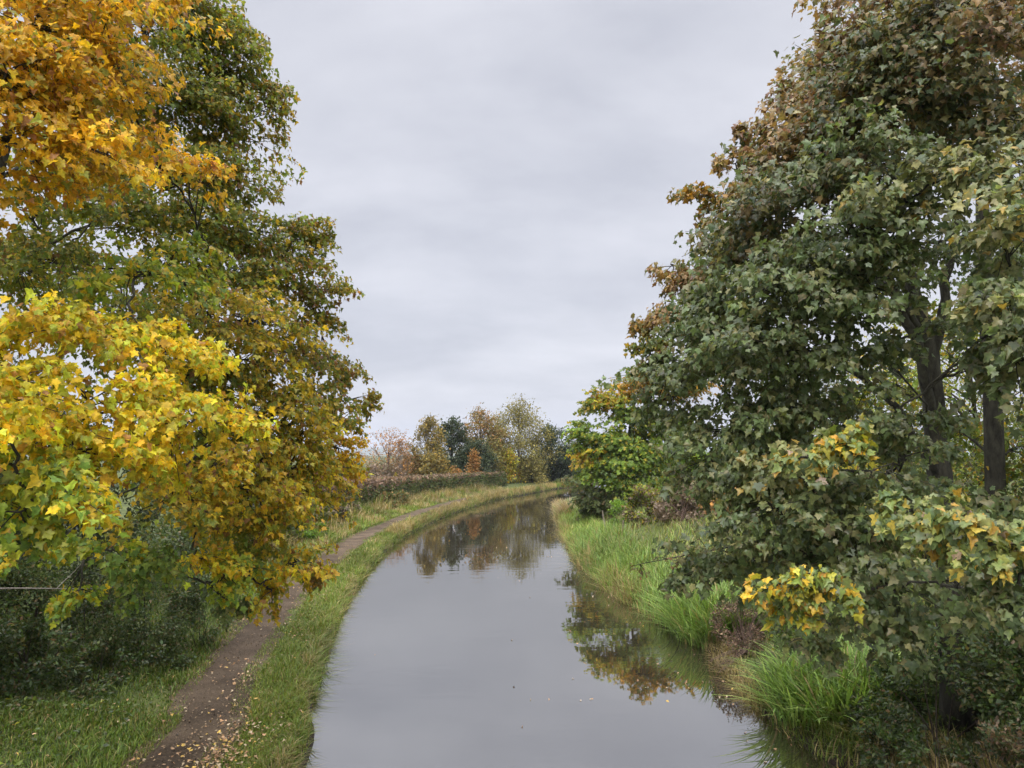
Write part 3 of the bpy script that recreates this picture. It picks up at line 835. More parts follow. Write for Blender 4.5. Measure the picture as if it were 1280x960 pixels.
# thicket left, behind the maple
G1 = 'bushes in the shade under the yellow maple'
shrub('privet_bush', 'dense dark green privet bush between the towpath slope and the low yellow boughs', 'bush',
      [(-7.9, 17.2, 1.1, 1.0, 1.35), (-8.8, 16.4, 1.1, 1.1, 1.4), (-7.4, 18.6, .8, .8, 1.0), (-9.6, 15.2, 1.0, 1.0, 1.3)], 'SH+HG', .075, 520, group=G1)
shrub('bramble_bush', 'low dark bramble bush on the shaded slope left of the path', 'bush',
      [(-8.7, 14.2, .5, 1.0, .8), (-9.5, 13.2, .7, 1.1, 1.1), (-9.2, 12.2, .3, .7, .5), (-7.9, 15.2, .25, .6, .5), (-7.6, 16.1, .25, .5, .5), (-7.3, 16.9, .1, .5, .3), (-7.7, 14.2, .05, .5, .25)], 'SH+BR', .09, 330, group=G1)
shrub('hawthorn_bush', 'tall shade darkened hawthorn thicket behind the trunk of the yellow maple', 'bush',
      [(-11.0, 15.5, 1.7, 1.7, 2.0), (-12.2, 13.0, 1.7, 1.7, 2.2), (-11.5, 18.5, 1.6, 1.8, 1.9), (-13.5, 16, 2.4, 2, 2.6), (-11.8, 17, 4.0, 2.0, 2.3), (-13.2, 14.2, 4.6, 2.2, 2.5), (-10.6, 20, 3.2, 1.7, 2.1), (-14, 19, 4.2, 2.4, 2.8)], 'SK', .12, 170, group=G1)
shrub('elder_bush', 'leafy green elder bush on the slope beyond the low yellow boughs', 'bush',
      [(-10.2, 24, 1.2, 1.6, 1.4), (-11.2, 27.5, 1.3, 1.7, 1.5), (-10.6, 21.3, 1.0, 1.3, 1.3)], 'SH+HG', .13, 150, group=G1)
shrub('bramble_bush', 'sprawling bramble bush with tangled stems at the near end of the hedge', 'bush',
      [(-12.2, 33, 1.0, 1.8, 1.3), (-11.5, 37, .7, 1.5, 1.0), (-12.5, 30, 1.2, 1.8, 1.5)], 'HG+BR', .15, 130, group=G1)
shrub('nettle_patch', 'bright lime green nettle patch below the hedge beside the towpath', 'plant',
      [(-10.6, 39, .35, .9, .55), (-10.2, 41, .3, .7, .5)], 'NE', .13, 190, M_LEAF)

n = 9000
y = sample_y(n, 9, 24, 1.5); o = 2.7 + np.abs(rng.normal(0, 1, n)) * 2.2
P = along(LEFT, LN, y, o)
k = rng.uniform(0, 1, n) < patch(P, 1.9, 51) ** 1.3 * np.clip((o - 2.4) / 2, .1, 1)
P = P[k]; n = len(P)
v, f, c = leaf_arrays(BLADE, np.column_stack([P, ground_z(P) + rng.uniform(.03, .16, n)]), rng.normal(0, 1, (n, 3)) * np.array([1, 1, .4]), np.tile([0, 0, 1.], (n, 1)) + rng.normal(0, .45, (n, 3)),
                      rng.uniform(.05, .11, n), paint(np.array(['SH', 'HG', 'G', 'BR'])[rng.integers(0, 4, n)]))
tag(mesh_obj('ground_cover', v, f, M_LEAF_DARK, tint=c), 'small dark leaves of low weeds in the shaded grass left of the path', 'weeds', kind='stuff')

# young maple seedling in the shaded grass
sx, sy = -6.95, 10.4
rt = thing('maple_seedling', 'tiny light green maple seedling alone in the shaded grass at lower left', 'plant', (sx, sy, gz(sx, sy)))
tb = Tubes(); st = np.array([sx, sy, gz(sx, sy)])
tips = [st + np.array([.1, -.05, .42]), st + np.array([-.13, 0, .40]), st + np.array([.02, -.08, .28]), st + np.array([.12, .05, .33]), st + np.array([-.05, .1, .45])]
for t in tips: tb.add(curve(st, st + (t - st) * .3 + np.array([0, 0, .05]), st + (t - st) * .8 + np.array([0, 0, .04]), t, 6), np.linspace(.006, .003, 6), 4)
tb.build('stem', M_TWIG, rt)
tp = np.array(tips)
v, f, c = leaf_arrays(MAPLE, tp, (tp - st) * np.array([1, 1, .1]) + np.array([0, 0, -.05]), np.tile([0, -.3, 1.], (5, 1)), np.full(5, .16), paint(np.array(['YG'] * 5)))
mesh_obj('foliage', v, f, M_LEAF, rt, c)

# pale dead branch poking out of the shade at the left edge
tb = Tubes(); a = sv(-40, 738, 9.5); b = sv(150, 733, 11)
tb.add(curve(a, a + (b - a) * .3 + np.array([0, 0, .05]), a + (b - a) * .7 + np.array([0, 0, -.06]), b, 12), np.linspace(.012, .004, 12), 5)
q = a + (b - a) * .55
tb.add(curve(q, q + np.array([.1, 0, .12]), q + np.array([.2, .1, .2]), q + np.array([.25, .2, .38]), 6), np.linspace(.006, .002, 6), 4)
tag(tb.build('dead_branch', M_PALE), 'thin pale dead branch sticking out of the dark thicket at the left edge', 'branch')

# the clipped hedge along the towpath
hy = np.linspace(37, 106, 20000 + 1)[:-1] + rng.uniform(-.3, .3, 20000)
n = len(hy)
top_h = np.interp(hy, [37, 50, 70, 85, 106], [2.45, 2.3, 2.0, 1.9, 1.75])
u = rng.uniform(0, 1, n)
face = rng.integers(0, 10, n)                      # most leaves on the canal face and on top
tt = np.where(face < 6, rng.uniform(0, 1, n), np.where(face < 9, 1.0, rng.uniform(.2, 1, n)))
wd = np.where(face < 6, -.55, np.where(face < 9, rng.uniform(-.55, .55, n), .55)) + rng.normal(0, .05, n)
hp = along(LEFT, LN, hy, 6.0 + wd)
hb = ground_z(along(LEFT, LN, hy, np.full(n, 6.0)))
bulge = (patch(np.column_stack([hy, tt * 3]), 1.1, 31) - .5) * .3
top_w = (patch(np.column_stack([hy, hy * 0]), .9, 33) - .5) * .10
hedge_pos = np.column_stack([hp, hb + tt * (top_h + top_w) + rng.normal(0, .035, n)])
inl = np.column_stack([LN[np.clip(np.interp(hy, LEFT[60:, 1], np.arange(60, 500)).astype(int), 0, 499)], np.zeros(n)])
hedge_pos -= inl * (bulge * (1 - tt * .5) + .35 * (1 - tt) ** 2 * (face < 6))[:, None]
hk = np.where(tt + rng.normal(0, .13, n) > np.interp(hy, [37, 55, 75, 100], [.55, .62, .85, .95]), 'HB', 'HG')
root = thing('hedge', 'long clipped hedge with a brown twiggy top running behind the towpath', 'hedge', (hp[0, 0], hp[0, 1], hb[0]))
hc = paint(hk) * (.7 + .6 * patch(np.column_stack([hy, tt * 4]), 1.5, 35))[:, None]
v, f, c = leaf_arrays(FEATHER, hedge_pos, rng.normal(0, .7, (n, 3)) - inl * .4 + np.array([0, 0, .25]), -inl * .6 + np.array([0, 0, .6]) + rng.normal(0, .5, (n, 3)), rng.uniform(.12, .26, n), hc)
mesh_obj('foliage', v, f, M_FAR, root, c)
# twiggy heart of the hedge, slightly inside its leaves
hs = np.linspace(37, 106, 90)
th = np.interp(hs, [37, 50, 70, 85, 106], [2.45, 2.3, 2.0, 1.9, 1.75]) - .12
prof = [(-.5, -.1), (-.46, .5), (-.4, 1), (.4, 1), (.46, .5), (.5, -.1)]
rows = []
for o, t in prof:
    q = along(LEFT, LN, hs, np.full(90, 6.0 + o) + rng.normal(0, .03, 90))
    rows.append(np.column_stack([q, ground_z(along(LEFT, LN, hs, np.full(90, 6.0))) + t * th + rng.normal(0, .03, 90)]))
V = np.stack(rows, 1).reshape(-1, 3)
i = (np.arange(89)[:, None] * 6 + np.arange(5)[None, :]).ravel()
F = np.stack([i, i + 1, i + 7, i + 6], 1)
F = np.vstack([F, [(0, 1, 2, 3), (0, 3, 4, 5), (534, 537, 536, 535), (534, 539, 538, 537)]])
mesh_obj('stem', V, F, M_TWIG, root)
shrub('sapling', 'thin yellow leaved sapling growing in front of the hedge', 'sapling', [(-7.6 - 3.2, 72, 1.3, .35, 1.1)], 'BI+MY', .17, 90, M_FAR, FEATHER)
shrub('bramble_bush', 'brownish green bramble bush at the foot of the hedge with straw grass before it', 'bush',
      [(-11.6, 45, .6, 1.1, .8), (-11.3, 49, .5, 1.0, .7), (-11.5, 53, .6, 1.1, .8)], 'HG+GB', .16, 110, M_FAR, FEATHER)
shrub('bramble_bush', 'low rusty bramble bush against the hedge, further along the towpath', 'bush',
      [(-10.2, 62, .5, 1.0, .7), (-9.8, 66, .5, 1.1, .7)], 'HG+RU', .17, 90, M_FAR, FEATHER)


# ------------------------------------------------------------------ trees beyond the hedge
def far_tree(name, label, px, ptop, d, width_px, key, shape, size=.3, n=3600, bark=None, mat=None, clear=.12, twig=0, zlo=None, group='trees beyond the hedge', topkey=None, drop=0.0):
    x = (px - 640) / 960 * d
    g = gz(x, d)
    top = sv(px, ptop, d)[2]
    H = top - g
    W = width_px / 960 * d / 2
    root = thing(name, label, 'tree' if 'bush' not in name and 'shrub' not in name else 'bush', (x, d, g), group)
    lean = rng.normal(0, .04, 2) * H
    tr = spline([(x, d, g - .1), (x + lean[0] * .3, d + lean[1] * .3, g + H * .35), (x + lean[0] * .7, d, g + H * .7), (x + lean[0], d + lean[1], g + H * .97)], 16)
    T = Tubes(); T.add(tr, np.linspace(.016 * H + .04, .015, 16), 8)
    T.build('trunk', bark or M_BARK, root)
    def env(t):        # crown radius at relative height
        if shape == 'cone': return np.clip((1 - t) ** 1.2 * np.clip(t / .18, .35, 1), .03, 1)
        if shape == 'oval': return np.sqrt(np.clip(1 - (2 * t - 1) ** 2, .02, 1)) * (1.05 - .25 * t)
        if shape == 'flame': return np.clip(np.sin(np.pi * np.clip(t, 0, 1) ** .72) ** .8, .05, 1)
        if shape == 'dome': return np.sqrt(np.clip(1 - t ** 2.2, .02, 1))
        return np.sqrt(np.clip(1 - (2 * t - 1) ** 2, .05, 1))
    nb = 46
    tb = Tubes()
    tips, outs = [], []
    for k in range(nb):
        t = (k + rng.uniform(0, 1)) / nb
        a = k * 2.399 + rng.normal(0, .4)
        r = W * env(np.array(t)) * rng.uniform(.7, 1.12)
        z = g + H * (clear + (1 - clear) * t)
        e = np.array([x + lean[0] * t + r * math.cos(a), d + lean[1] * t + r * math.sin(a), min(z, top)])
        zs = max(g + H * .06, z - (r * (.9 if shape != 'dome' else .3) + .12 * H))
        o = tr[np.abs(tr[:, 2] - zs).argmin()]
        q = curve(o, o + (e - o) * .35 + np.array([0, 0, .06 * H]), o + (e - o) * .75 + np.array([0, 0, .05 * H]), e, 8)
        tb.add(q, np.linspace(.004 * H + .012, .008, 8), 4)
        for s in range(3 + twig):
            b0 = q[rng.integers(3, 8)]
            dv = unit(e - o + rng.normal(0, .8, 3) + np.array([0, 0, .5]))
            ln = rng.uniform(.25, .6) * (W * .5 + .3)
            tb.add(curve(b0, b0 + dv * ln * .4, b0 + dv * ln * .7 + rng.normal(0, .05, 3), b0 + dv * ln, 4), np.linspace(.014, .006, 4), 3)
            tips.append(b0 + dv * ln * rng.uniform(.4, 1)); outs.append(dv)
        tips.append(e); outs.append(unit(e - o))
    tb.build('limb', (bark if twig else None) or M_TWIG, root)
    tips = np.array(tips); outs = np.array(outs)
    n = int(n * 1.7)
    pk = rng.integers(0, len(tips), n)
    p = tips[pk] + rng.normal(0, .16 * W * .8 + .08, (n, 3)) * np.array([1, 1, .75])
    p[:, 2] -= np.abs(rng.normal(0, drop, n)) * H * .1
    p[:, 2] = np.maximum(p[:, 2], g + .1)
    keys = np.full(n, key)
    if topkey:
        rel = (p[:, 2] - g) / H
        keys = np.where(rel + rng.normal(0, .12, n) > .6, topkey, key)
    ct = np.exp(rng.normal(0, .2, len(tips)))[pk]
    col = paint(keys) * ct[:, None]
    tip = outs[pk] * .5 + rng.normal(0, .6, (n, 3)) + np.array([0, 0, -.3 - drop])
    nrm = outs[pk] * .6 + np.array([0, 0, .6]) + rng.normal(0, .4, (n, 3))
    v, f, c = leaf_arrays(FEATHER, p, tip, nrm, size * rng.uniform(.5, 1.2, n), col)
    mesh_obj('crown', v, f, mat or M_FAR, root, c)
    return root


far_tree('rowan_tree', 'sparse half bare tree with peach orange leaves behind the left part of the hedge', 485, 543, 94, 62, 'BO', 'round', .22, 1300, M_REDTWIG, twig=5, clear=.1, topkey='BO')
far_tree('birch_tree', 'golden birch with a pale trunk, right of the half bare orange tree', 533, 522, 96, 46, 'BI', 'flame', .24, 3800, M_PALE, drop=.5)
far_tree('birch_tree', 'slender thin birch with few leaves between the half bare tree and the golden birch', 503, 552, 92, 24, 'BO', 'flame', .2, 600, M_PALE, twig=2)
far_tree('oak_tree', 'dark green oak standing between the golden birch and the rusty beech', 565, 528, 106, 44, 'EV', 'oval', .32, 3600)
far_tree('beech_tree', 'rusty orange and green beech behind the dome shaped dark bush', 603, 520, 111, 62, 'TO', 'oval', .3, 4600, topkey='RU')
far_tree('poplar_tree', 'tallest olive gold poplar with a pointed top near the bend', 650, 508, 120, 80, 'TO', 'flame', .27, 7500, M_PALE, drop=.4)
far_tree('ivy_clad_tree', 'dark ivy clad tree right of the tall poplar', 690, 537, 125, 50, 'EV', 'round', .33, 4200, clear=.05)
far_tree('ash_tree', 'grey bare ash above the dark trees where the canal disappears', 718, 544, 131, 44, 'GR', 'oval', .22, 1300, M_TWIG, twig=5)
far_tree('hawthorn_tree', 'low dark hawthorn under the bare ash at the end of the water', 712, 562, 126, 50, 'EV', 'dome', .33, 3000, clear=.02)
far_tree('holly_bush', 'dome shaped dark green holly bush behind the hedge', 595, 557, 104, 46, 'EV', 'dome', .26, 3800, clear=.02)
far_tree('beech_shrub', 'bright orange pointed beech shrub beside the dark holly bush', 590, 566, 100, 24, 'OR', 'cone', .22, 1300, M_TWIG, clear=.02)
far_tree('beech_shrub', 'low wide orange beech shrub just behind the hedge top', 566, 589, 96, 34, 'OR', 'dome', .22, 900, M_TWIG, clear=.02)
far_tree('hawthorn_bush', 'olive hawthorn bush filling the gap under the golden birch', 545, 572, 94, 40, 'BI', 'dome', .26, 2000, clear=.02)
far_tree('field_maple', 'yellow green field maple low in front of the tall poplar', 632, 566, 114, 30, 'MY', 'dome', .26, 2000, clear=.04)
far_tree('hazel_bush', 'brown green hazel bush under the right side of the tall poplar', 665, 575, 118, 34, 'TO', 'dome', .28, 2200, clear=.02)
far_tree('hawthorn_bush', 'low dark hawthorn bush behind the hedge at its left end', 432, 583, 88, 46, 'EV', 'dome', .28, 2200, clear=.02)
far_tree('hazel_bush', 'brown hazel bush below the half bare orange tree', 478, 583, 90, 56, 'GB', 'dome', .24, 1500, M_REDTWIG, twig=2, clear=.02)
far_tree('hazel_bush', 'russet hazel bush between the thin birch and the golden birch', 514, 572, 95, 40, 'RU', 'dome', .25, 1600, clear=.02)
far_tree('elm_tree', 'dark olive elm between the rusty beech and the tall poplar', 626, 536, 117, 40, 'TO', 'oval', .3, 2600)

far_tree('hawthorn_tree', 'dense dark hawthorn tree filling the gap behind the two trunks at the right edge', 1225, 415, 25, 300, 'OL', 'dome', .13, 8000, clear=.03, group='trees on the right bank')
far_tree('hawthorn_tree', 'olive hawthorn tree glimpsed through the lower crown of the big green maple', 1060, 490, 29, 230, 'HG', 'dome', .13, 5000, clear=.03, group='trees on the right bank')

# ------------------------------------------------------------------ right bank plants
G2 = 'plants on the right bank'
shrub('nettle_patch', 'bright green rounded nettle mound on the right bank before the small maple', 'plant', [(6.1, 45, .6, .9, .85)], 'NE', .14, 170, M_LEAF, group=G2)
shrub('hawthorn_bush', 'round olive brown hawthorn bush beside the bright nettle mound', 'bush', [(7.1, 42, .9, 1.1, 1.2), (7.9, 42.6, .7, .9, 1.0)], 'OL+GB', .14, 160, M_FAR, FEATHER, group=G2)
shrub('bramble_bush', 'leafless greyish brown bramble mound on the slope behind the reeds', 'bush', [(8.6, 39, .7, 1.4, .95), (9.6, 40, .9, 1.3, 1.0)], 'GB', .13, 130, M_FAR, FEATHER, 14, M_REDTWIG, group=G2, bare=1)
shrub('bracken_patch', 'orange bracken patch at the top of the right slope', 'plant', [(10.3, 37, .5, 1.2, .6), (12, 38.5, .6, 1.4, .7)], 'BO+RU', .2, 90, M_FAR, FEATHER, group=G2)
shrub('willow_bush', 'dark low willow bush at the water edge under the small maple', 'bush', [(5.6, 52, .7, 1.1, .9), (6.2, 55, .9, 1.2, 1.1)], 'HG+SH', .17, 120, M_FAR, FEATHER, group=G2)
shrub('hawthorn_bush', 'wide leafy hawthorn bush behind the big green maple', 'bush', [(11.5, 22, 1.6, 1.8, 1.9), (13.5, 20, 1.8, 2, 2.2), (10.2, 26, 1.2, 1.5, 1.5)], 'OL+HG', .13, 120, group=G2)
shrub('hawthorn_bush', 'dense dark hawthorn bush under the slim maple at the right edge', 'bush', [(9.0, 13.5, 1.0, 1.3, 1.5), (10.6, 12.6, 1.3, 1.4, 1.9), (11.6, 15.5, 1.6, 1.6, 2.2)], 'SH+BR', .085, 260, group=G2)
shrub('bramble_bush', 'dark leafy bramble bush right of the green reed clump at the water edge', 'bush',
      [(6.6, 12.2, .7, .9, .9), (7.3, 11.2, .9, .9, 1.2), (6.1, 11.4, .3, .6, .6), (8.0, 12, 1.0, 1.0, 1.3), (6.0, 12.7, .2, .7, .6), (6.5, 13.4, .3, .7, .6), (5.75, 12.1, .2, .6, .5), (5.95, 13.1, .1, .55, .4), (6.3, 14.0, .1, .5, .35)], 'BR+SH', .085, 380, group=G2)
shrub('elder_bush', 'tall elder bush darkened for the shade under the low boughs at lower right', 'bush',
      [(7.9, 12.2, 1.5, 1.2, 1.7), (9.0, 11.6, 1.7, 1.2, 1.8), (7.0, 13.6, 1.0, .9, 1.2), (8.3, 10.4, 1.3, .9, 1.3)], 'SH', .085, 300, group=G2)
shrub('bramble_bush', 'brownish bramble bush with dead stems at the bottom right corner', 'bush',
      [(6.7, 9.4, .9, .8, .8), (6.3, 10.2, .6, .6, .7), (7.4, 9.0, 1.2, .8, 1.1)], 'BR+DK', .08, 360, stems=12, group=G2, bare=1)
shrub('dock_clump', 'clump of dead brown dock stems at the water edge between two patches of reeds', 'plant', [(5.75, 19.6, .45, .75, .8), (5.5, 18.6, .3, .5, .55)], 'DK', .06, 520, M_LITTER, stems=26, stemmat=M_REDTWIG, group=G2, bare=1, up=.2)
shrub('willowherb_clump', 'soft green willowherb clump behind the dead brown dock stems', 'plant', [(6.9, 20.0, .6, .9, .8), (6.6, 17.6, .6, .9, .8)], 'G+HG', .1, 240, M_LEAF, stems=12, group=G2)

# fallen dead branch trailing in the water
tb = Tubes(); a = np.array([5.6, 18.4, .45])
for k in range(11):
    e = a + np.array([-rng.uniform(.5, 1.2), -rng.uniform(.0, .9), -rng.uniform(.15, .42)])
    tb.add(curve(a, a + (e - a) * .3 + np.array([0, 0, .15]), a + (e - a) * .7 + rng.normal(0, .06, 3), e, 8), np.linspace(.013, .003, 8), 4)
    for s in range(4):
        q = a + (e - a) * rng.uniform(.4, .95); w = q + rng.normal(0, .14, 3) + np.array([-.08, -.05, 0])
        tb.add(curve(q, (q + w) / 2, (q + w) / 2, w, 4), np.linspace(.005, .002, 4), 3)
tag(tb.build('dead_branch', M_REDTWIG), 'reddish dead twigs trailing over the water below the brown dock clump', 'branch', 'plants on the right bank')


def reed_clump(label, cx, cy, rx, ry, n, h, w, pal, straw, yaw_bias=None):
    r = np.sqrt(rng.uniform(0, 1, n)); a = rng.uniform(0, 6.28, n)
    p = np.column_stack([cx + rx * r * np.cos(a), cy + ry * r * np.sin(a)])
    z = np.maximum(ground_z(p), -.05) - .02
    yaw = np.where(rng.uniform(0, 1, n) < .5, np.arctan2(p[:, 1] - cy, p[:, 0] - cx - .3) + rng.normal(0, .5, n), rng.uniform(0, 6.28, n))
    col = pal[rng.integers(0, len(pal), n)]
    s = rng.uniform(0, 1, n) < straw
    col = np.where(s[:, None], STRAW[rng.integers(0, 3, n)], col) * np.exp(rng.normal(0, .2, (n, 1)))
    v, f, c = blades(np.column_stack([p, z]), h * rng.uniform(.5, 1.15, n), w * rng.uniform(.7, 1.3, n), rng.uniform(.35, 1.5, n) * (.5 + .5 * r), col, col * 1.15, 5, yaw)  # blade tips lightened in colour for highlights
    root = thing('reed_clump', label, 'reeds', (cx, cy, gz(cx, cy)), 'reed clumps at the water edge')
    mesh_obj('blade', v, f, M_GRASS, root, c)['kind'] = 'stuff'
    return root


reed_clump('large arching clump of green reeds at the water edge in the foreground right', 6.1, 14.9, 1.2, 1.5, 1900, .92, .044, REED * 1.2, .08)
reed_clump('bright green reed clump jutting into the water beyond the brown dock clump', 5.4, 21.8, .95, 1.7, 1500, 1.15, .036, REED, .06)
reed_clump('pinkish seed headed reed clump at the far tip of the right bank', 4.1, 60, .5, 2.0, 500, 1.6, .035, np.array([[.28, .2, .13], [.34, .25, .17], [.22, .2, .09]]), .3)

# two weathered stakes in the reeds
for lab, px, py, d, tilt in (('leaning weathered stake in the reeds, left of the bright nettle mound', 753, 638, 42, -.22), ('shorter upright weathered stake in the reeds, right of the bright nettle mound', 779, 650, 39, .03)):
    tp = sv(px, py, d); g = gz(tp[0], tp[1])
    tb = Tubes(); b0 = np.array([tp[0] - tilt * (tp[2] - g), tp[1], g - .15])
    b0[0] = tp[0] - tilt * 1.0
    tb.add(np.linspace(b0, tp, 6), [.05, .05, .048, .045, .042, .03], 7)
    tag(tb.build('stake', M_WOOD), lab, 'stake', 'weathered stakes in the reeds')

# bare hawthorn branch with red brown leaves reaching over the slope on the right
tb = Tubes(); a = sv(1010, 668, 9.5); b = sv(800, 705, 11)
main = curve(a, sv(950, 675, 9.8), sv(880, 690, 10.5), b, 14)
root = thing('hawthorn_spray', 'bare dark hawthorn spray with reddish leaves below the green maple crown', 'branch', a)
# ------------------------------------------------------------------ fallen leaves
def litter(P, z, size, cols):
    n = len(P)
    tip = np.column_stack([rng.normal(0, 1, (n, 2)), rng.normal(0, .15, n)])
    nrm = np.column_stack([rng.normal(0, .25, (n, 2)), np.ones(n)])
    c = cols[rng.integers(0, len(cols), n)] * np.exp(rng.normal(0, .25, (n, 1)))
    return leaf_arrays(MAPLE, np.column_stack([P, z]), tip, nrm, size, c)


TAN = np.array([[.36, .22, .11], [.42, .27, .15], [.28, .16, .08], [.5, .33, .08], [.45, .35, .22]])
n = 1300
y = sample_y(n, 9.6, 40, 1.9)
o = np.where(rng.uniform(0, 1, n) < .6, 1.1 + rng.normal(0, .55, n), rng.uniform(.1, 4.4, n))
P = along(LEFT, LN, y, np.clip(o, .1, 5))
keep = rng.uniform(0, 1, n) < np.clip(patch(P, 1.3, 41) * 1.5, .15, 1)
yd = 9.6 + np.abs(rng.normal(0, 1, 650)) * 2.4
P = np.concatenate([P[keep], along(LEFT, LN, yd, 1.0 + rng.normal(0, .2, 650) + .5 * (rng.uniform(0, 1, 650) < .25))])
v, f, c = litter(P, ground_z(P) + .05 + rng.uniform(0, .05, len(P)), rng.uniform(.03, .068, len(P)), TAN * .85)
tag(mesh_obj('fallen_leaves', v, f, M_LITTER, tint=c), 'scattered tan fallen leaves on the towpath and its grass edge', 'leaves', kind='stuff')
n = 2600
y = sample_y(n, 9.6, 30, 1.8)
P = along(LEFT, LN, y, rng.uniform(.9, 2.7, n))
v, f, c = litter(P, ground_z(P) + .03 + rng.uniform(0, .015, n), rng.uniform(.015, .038, n), np.array([[.17, .115, .065], [.06, .042, .026], [.24, .17, .1], [.04, .03, .02], [.11, .08, .05]]))
tag(mesh_obj('gravel', v, f, M_LITTER, tint=c), 'crumbs of leaf and grit trodden into the towpath', 'grit', kind='stuff')
n = 110
y = sample_y(n, 12, 45, 1.5)
P = along(RIGHT, -RN, y, np.abs(rng.normal(0, 1, n)) ** 1.6 * 2.2 + .1)
P = P[np.minimum(-signed(P, LEFT, 1), -signed(P, RIGHT, -1)) > .1]
v, f, c = litter(P, np.full(len(P), .012), rng.uniform(.03, .07, len(P)), TAN * .9)
tag(mesh_obj('floating_leaves', v, f, M_LITTER, tint=c), 'few pale fallen leaves floating on the canal near the right bank', 'leaves', kind='stuff')

for t in np.linspace(0, 1, 1): pass
tb.add(main, np.linspace(.02, .005, 14), 5)
lp, lt = [], []
for k in range(26):
    q = main[rng.integers(2, 14)]
    dv = unit(rng.normal(0, 1, 3) * np.array([1, .6, .7]) + np.array([-.5, 0, -.3])); ln = rng.uniform(.2, .6)
    tb.add(curve(q, q + dv * ln * .4, q + dv * ln * .7 + rng.normal(0, .04, 3), q + dv * ln, 5), np.linspace(.007, .002, 5), 3)
    for s in range(9):
        lp.append(q + dv * ln * rng.uniform(.3, 1) + rng.normal(0, .03, 3)); lt.append(dv + rng.normal(0, .5, 3))
tb.build('twig', M_BARK, root)
lp = np.array(lp)
v, f, c = leaf_arrays(FEATHER, lp, np.array(lt), np.tile([0, -.3, 1.], (len(lp), 1)) + rng.normal(0, .4, (len(lp), 3)), rng.uniform(.03, .06, len(lp)), paint(np.array(['RU'] * len(lp))) * .6)
mesh_obj('foliage', v, f, M_LEAF_DARK, root, c)

# ------------------------------------------------------------------ far hills
hx = np.linspace(-5200, 5200, 140)
hz = 55 + 28 * np.sin(hx * .0011 + 1) + 14 * np.sin(hx * .0031) + 7 * np.sin(hx * .008 + 2)
rows = [np.column_stack([hx, np.full(140, 5200 + k * 300.0), z]) for k, z in enumerate((np.full(140, -25), hz * .75, hz, hz * .6, np.full(140, -25)))]
V = np.stack(rows, 1).reshape(-1, 3)
i = (np.arange(139)[:, None] * 5 + np.arange(4)[None, :]).ravel()
tag(mesh_obj('hills', V, np.stack([i, i + 1, i + 6, i + 5], 1), M_HILL, smooth=True), kind='structure')

# ------------------------------------------------------------------ damp autumn air
m, nt, N, L = new_mat('damp_air')
out = N.new('ShaderNodeOutputMaterial'); pv = N.new('ShaderNodeVolumePrincipled')
pv.inputs['Color'].default_value = (.80, .86, .97, 1); pv.inputs['Density'].default_value = .00016
L.new(pv.outputs[0], out.inputs['Volume'])
hx0 = 7200.0
V = [(a * hx0, b * hx0, z) for z in (-30, 130) for b in (-1, 1) for a in (-1, 1)]
tag(mesh_obj('haze', V, [(0, 2, 3, 1), (4, 5, 7, 6), (0, 1, 5, 4), (2, 6, 7, 3), (0, 4, 6, 2), (1, 3, 7, 5)], m), kind='stuff')

# ------------------------------------------------------------------ sky and sun
SUN_EL, SUN_AZ = R(48), R(-20)          # behind the photographer, a little to the left
w = bpy.data.worlds.new('World')
scene.world = w
w.use_nodes = True
N, L = w.node_tree.nodes, w.node_tree.links
N.clear()
out = N.new('ShaderNodeOutputWorld'); bg = N.new('ShaderNodeBackground'); bg.inputs['Strength'].default_value = .1
sky = N.new('ShaderNodeTexSky'); sky.sky_type = 'NISHITA'; sky.sun_disc = False
sky.sun_elevation = SUN_EL; sky.sun_rotation = math.pi + SUN_AZ
sky.dust_density = 3
tc = N.new('ShaderNodeTexCoord')
sep = N.new('ShaderNodeSeparateXYZ'); L.new(tc.outputs['Generated'], sep.inputs[0])
mz = N.new('ShaderNodeMath'); mz.operation = 'MAXIMUM'; mz.inputs[1].default_value = 0; L.new(sep.outputs['Z'], mz.inputs[0])
az = N.new('ShaderNodeMath'); az.operation = 'ADD'; az.inputs[1].default_value = .34; L.new(mz.outputs[0], az.inputs[0])
dv = N.new('ShaderNodeVectorMath'); dv.operation = 'DIVIDE'; L.new(tc.outputs['Generated'], dv.inputs[0])
cb = N.new('ShaderNodeCombineXYZ')
for k in range(3): L.new(az.outputs[0], cb.inputs[k])
L.new(cb.outputs[0], dv.inputs[1])
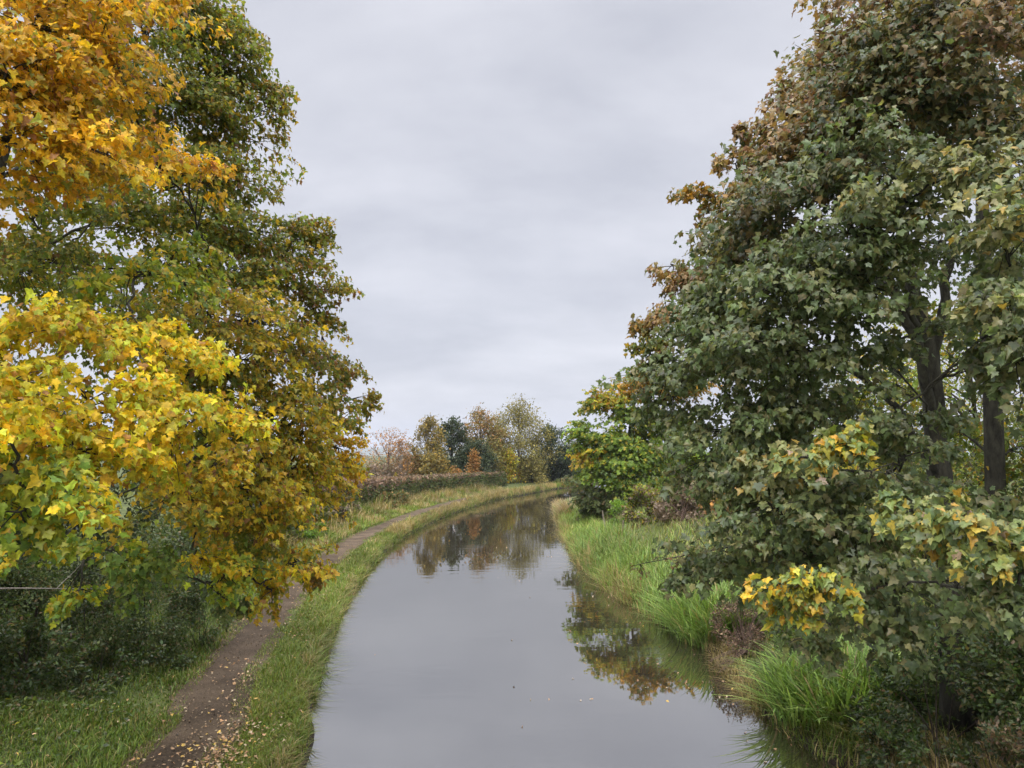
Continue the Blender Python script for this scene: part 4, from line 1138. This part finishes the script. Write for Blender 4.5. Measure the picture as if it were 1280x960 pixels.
mp = N.new('ShaderNodeMapping'); mp.inputs['Scale'].default_value = (1.0, 1.5, 0); mp.inputs['Location'].default_value = (.3, .2, 0)
L.new(dv.outputs[0], mp.inputs['Vector'])
nz = N.new('ShaderNodeTexNoise'); nz.inputs['Scale'].default_value = 1.7; nz.inputs['Detail'].default_value = 6; nz.inputs['Roughness'].default_value = .55
nz.inputs['Distortion'].default_value = .12
L.new(mp.outputs[0], nz.inputs['Vector'])
cr = N.new('ShaderNodeValToRGB')
cr.color_ramp.elements[0].position = .36; cr.color_ramp.elements[0].color = (.50, .51, .57, 1)
cr.color_ramp.elements[1].position = .66; cr.color_ramp.elements[1].color = (.66, .665, .72, 1)
L.new(nz.outputs['Fac'], cr.inputs['Fac'])
# an overcast sky is brighter overhead; zenith raised further to light the scene
zr = N.new('ShaderNodeMapRange'); zr.interpolation_type = 'SMOOTHSTEP'
zr.inputs['From Min'].default_value = .55; zr.inputs['From Max'].default_value = 1.0; zr.inputs['To Min'].default_value = 6.1; zr.inputs['To Max'].default_value = 44.0
L.new(sep.outputs['Z'], zr.inputs['Value'])
sc = N.new('ShaderNodeVectorMath'); sc.operation = 'SCALE'; L.new(cr.outputs['Color'], sc.inputs[0]); L.new(zr.outputs['Result'], sc.inputs['Scale'])
mx = N.new('ShaderNodeMix'); mx.data_type = 'RGBA'; mx.inputs['Factor'].default_value = .93
L.new(sky.outputs['Color'], mx.inputs['A']); L.new(sc.outputs[0], mx.inputs['B'])
L.new(mx.outputs['Result'], bg.inputs['Color']); L.new(bg.outputs[0], out.inputs['Surface'])

sl = bpy.data.lights.new('sun', 'SUN')
sl.energy = 1.5; sl.angle = R(25); sl.color = (1, .965, .91)
so = bpy.data.objects.new('sun', sl)
to_sun = Vector((math.sin(SUN_AZ) * math.cos(SUN_EL), -math.cos(SUN_AZ) * math.cos(SUN_EL), math.sin(SUN_EL)))
so.rotation_euler = to_sun.to_track_quat('Z', 'Y').to_euler()
so.location = (0, -20, 40)
COL.objects.link(so)
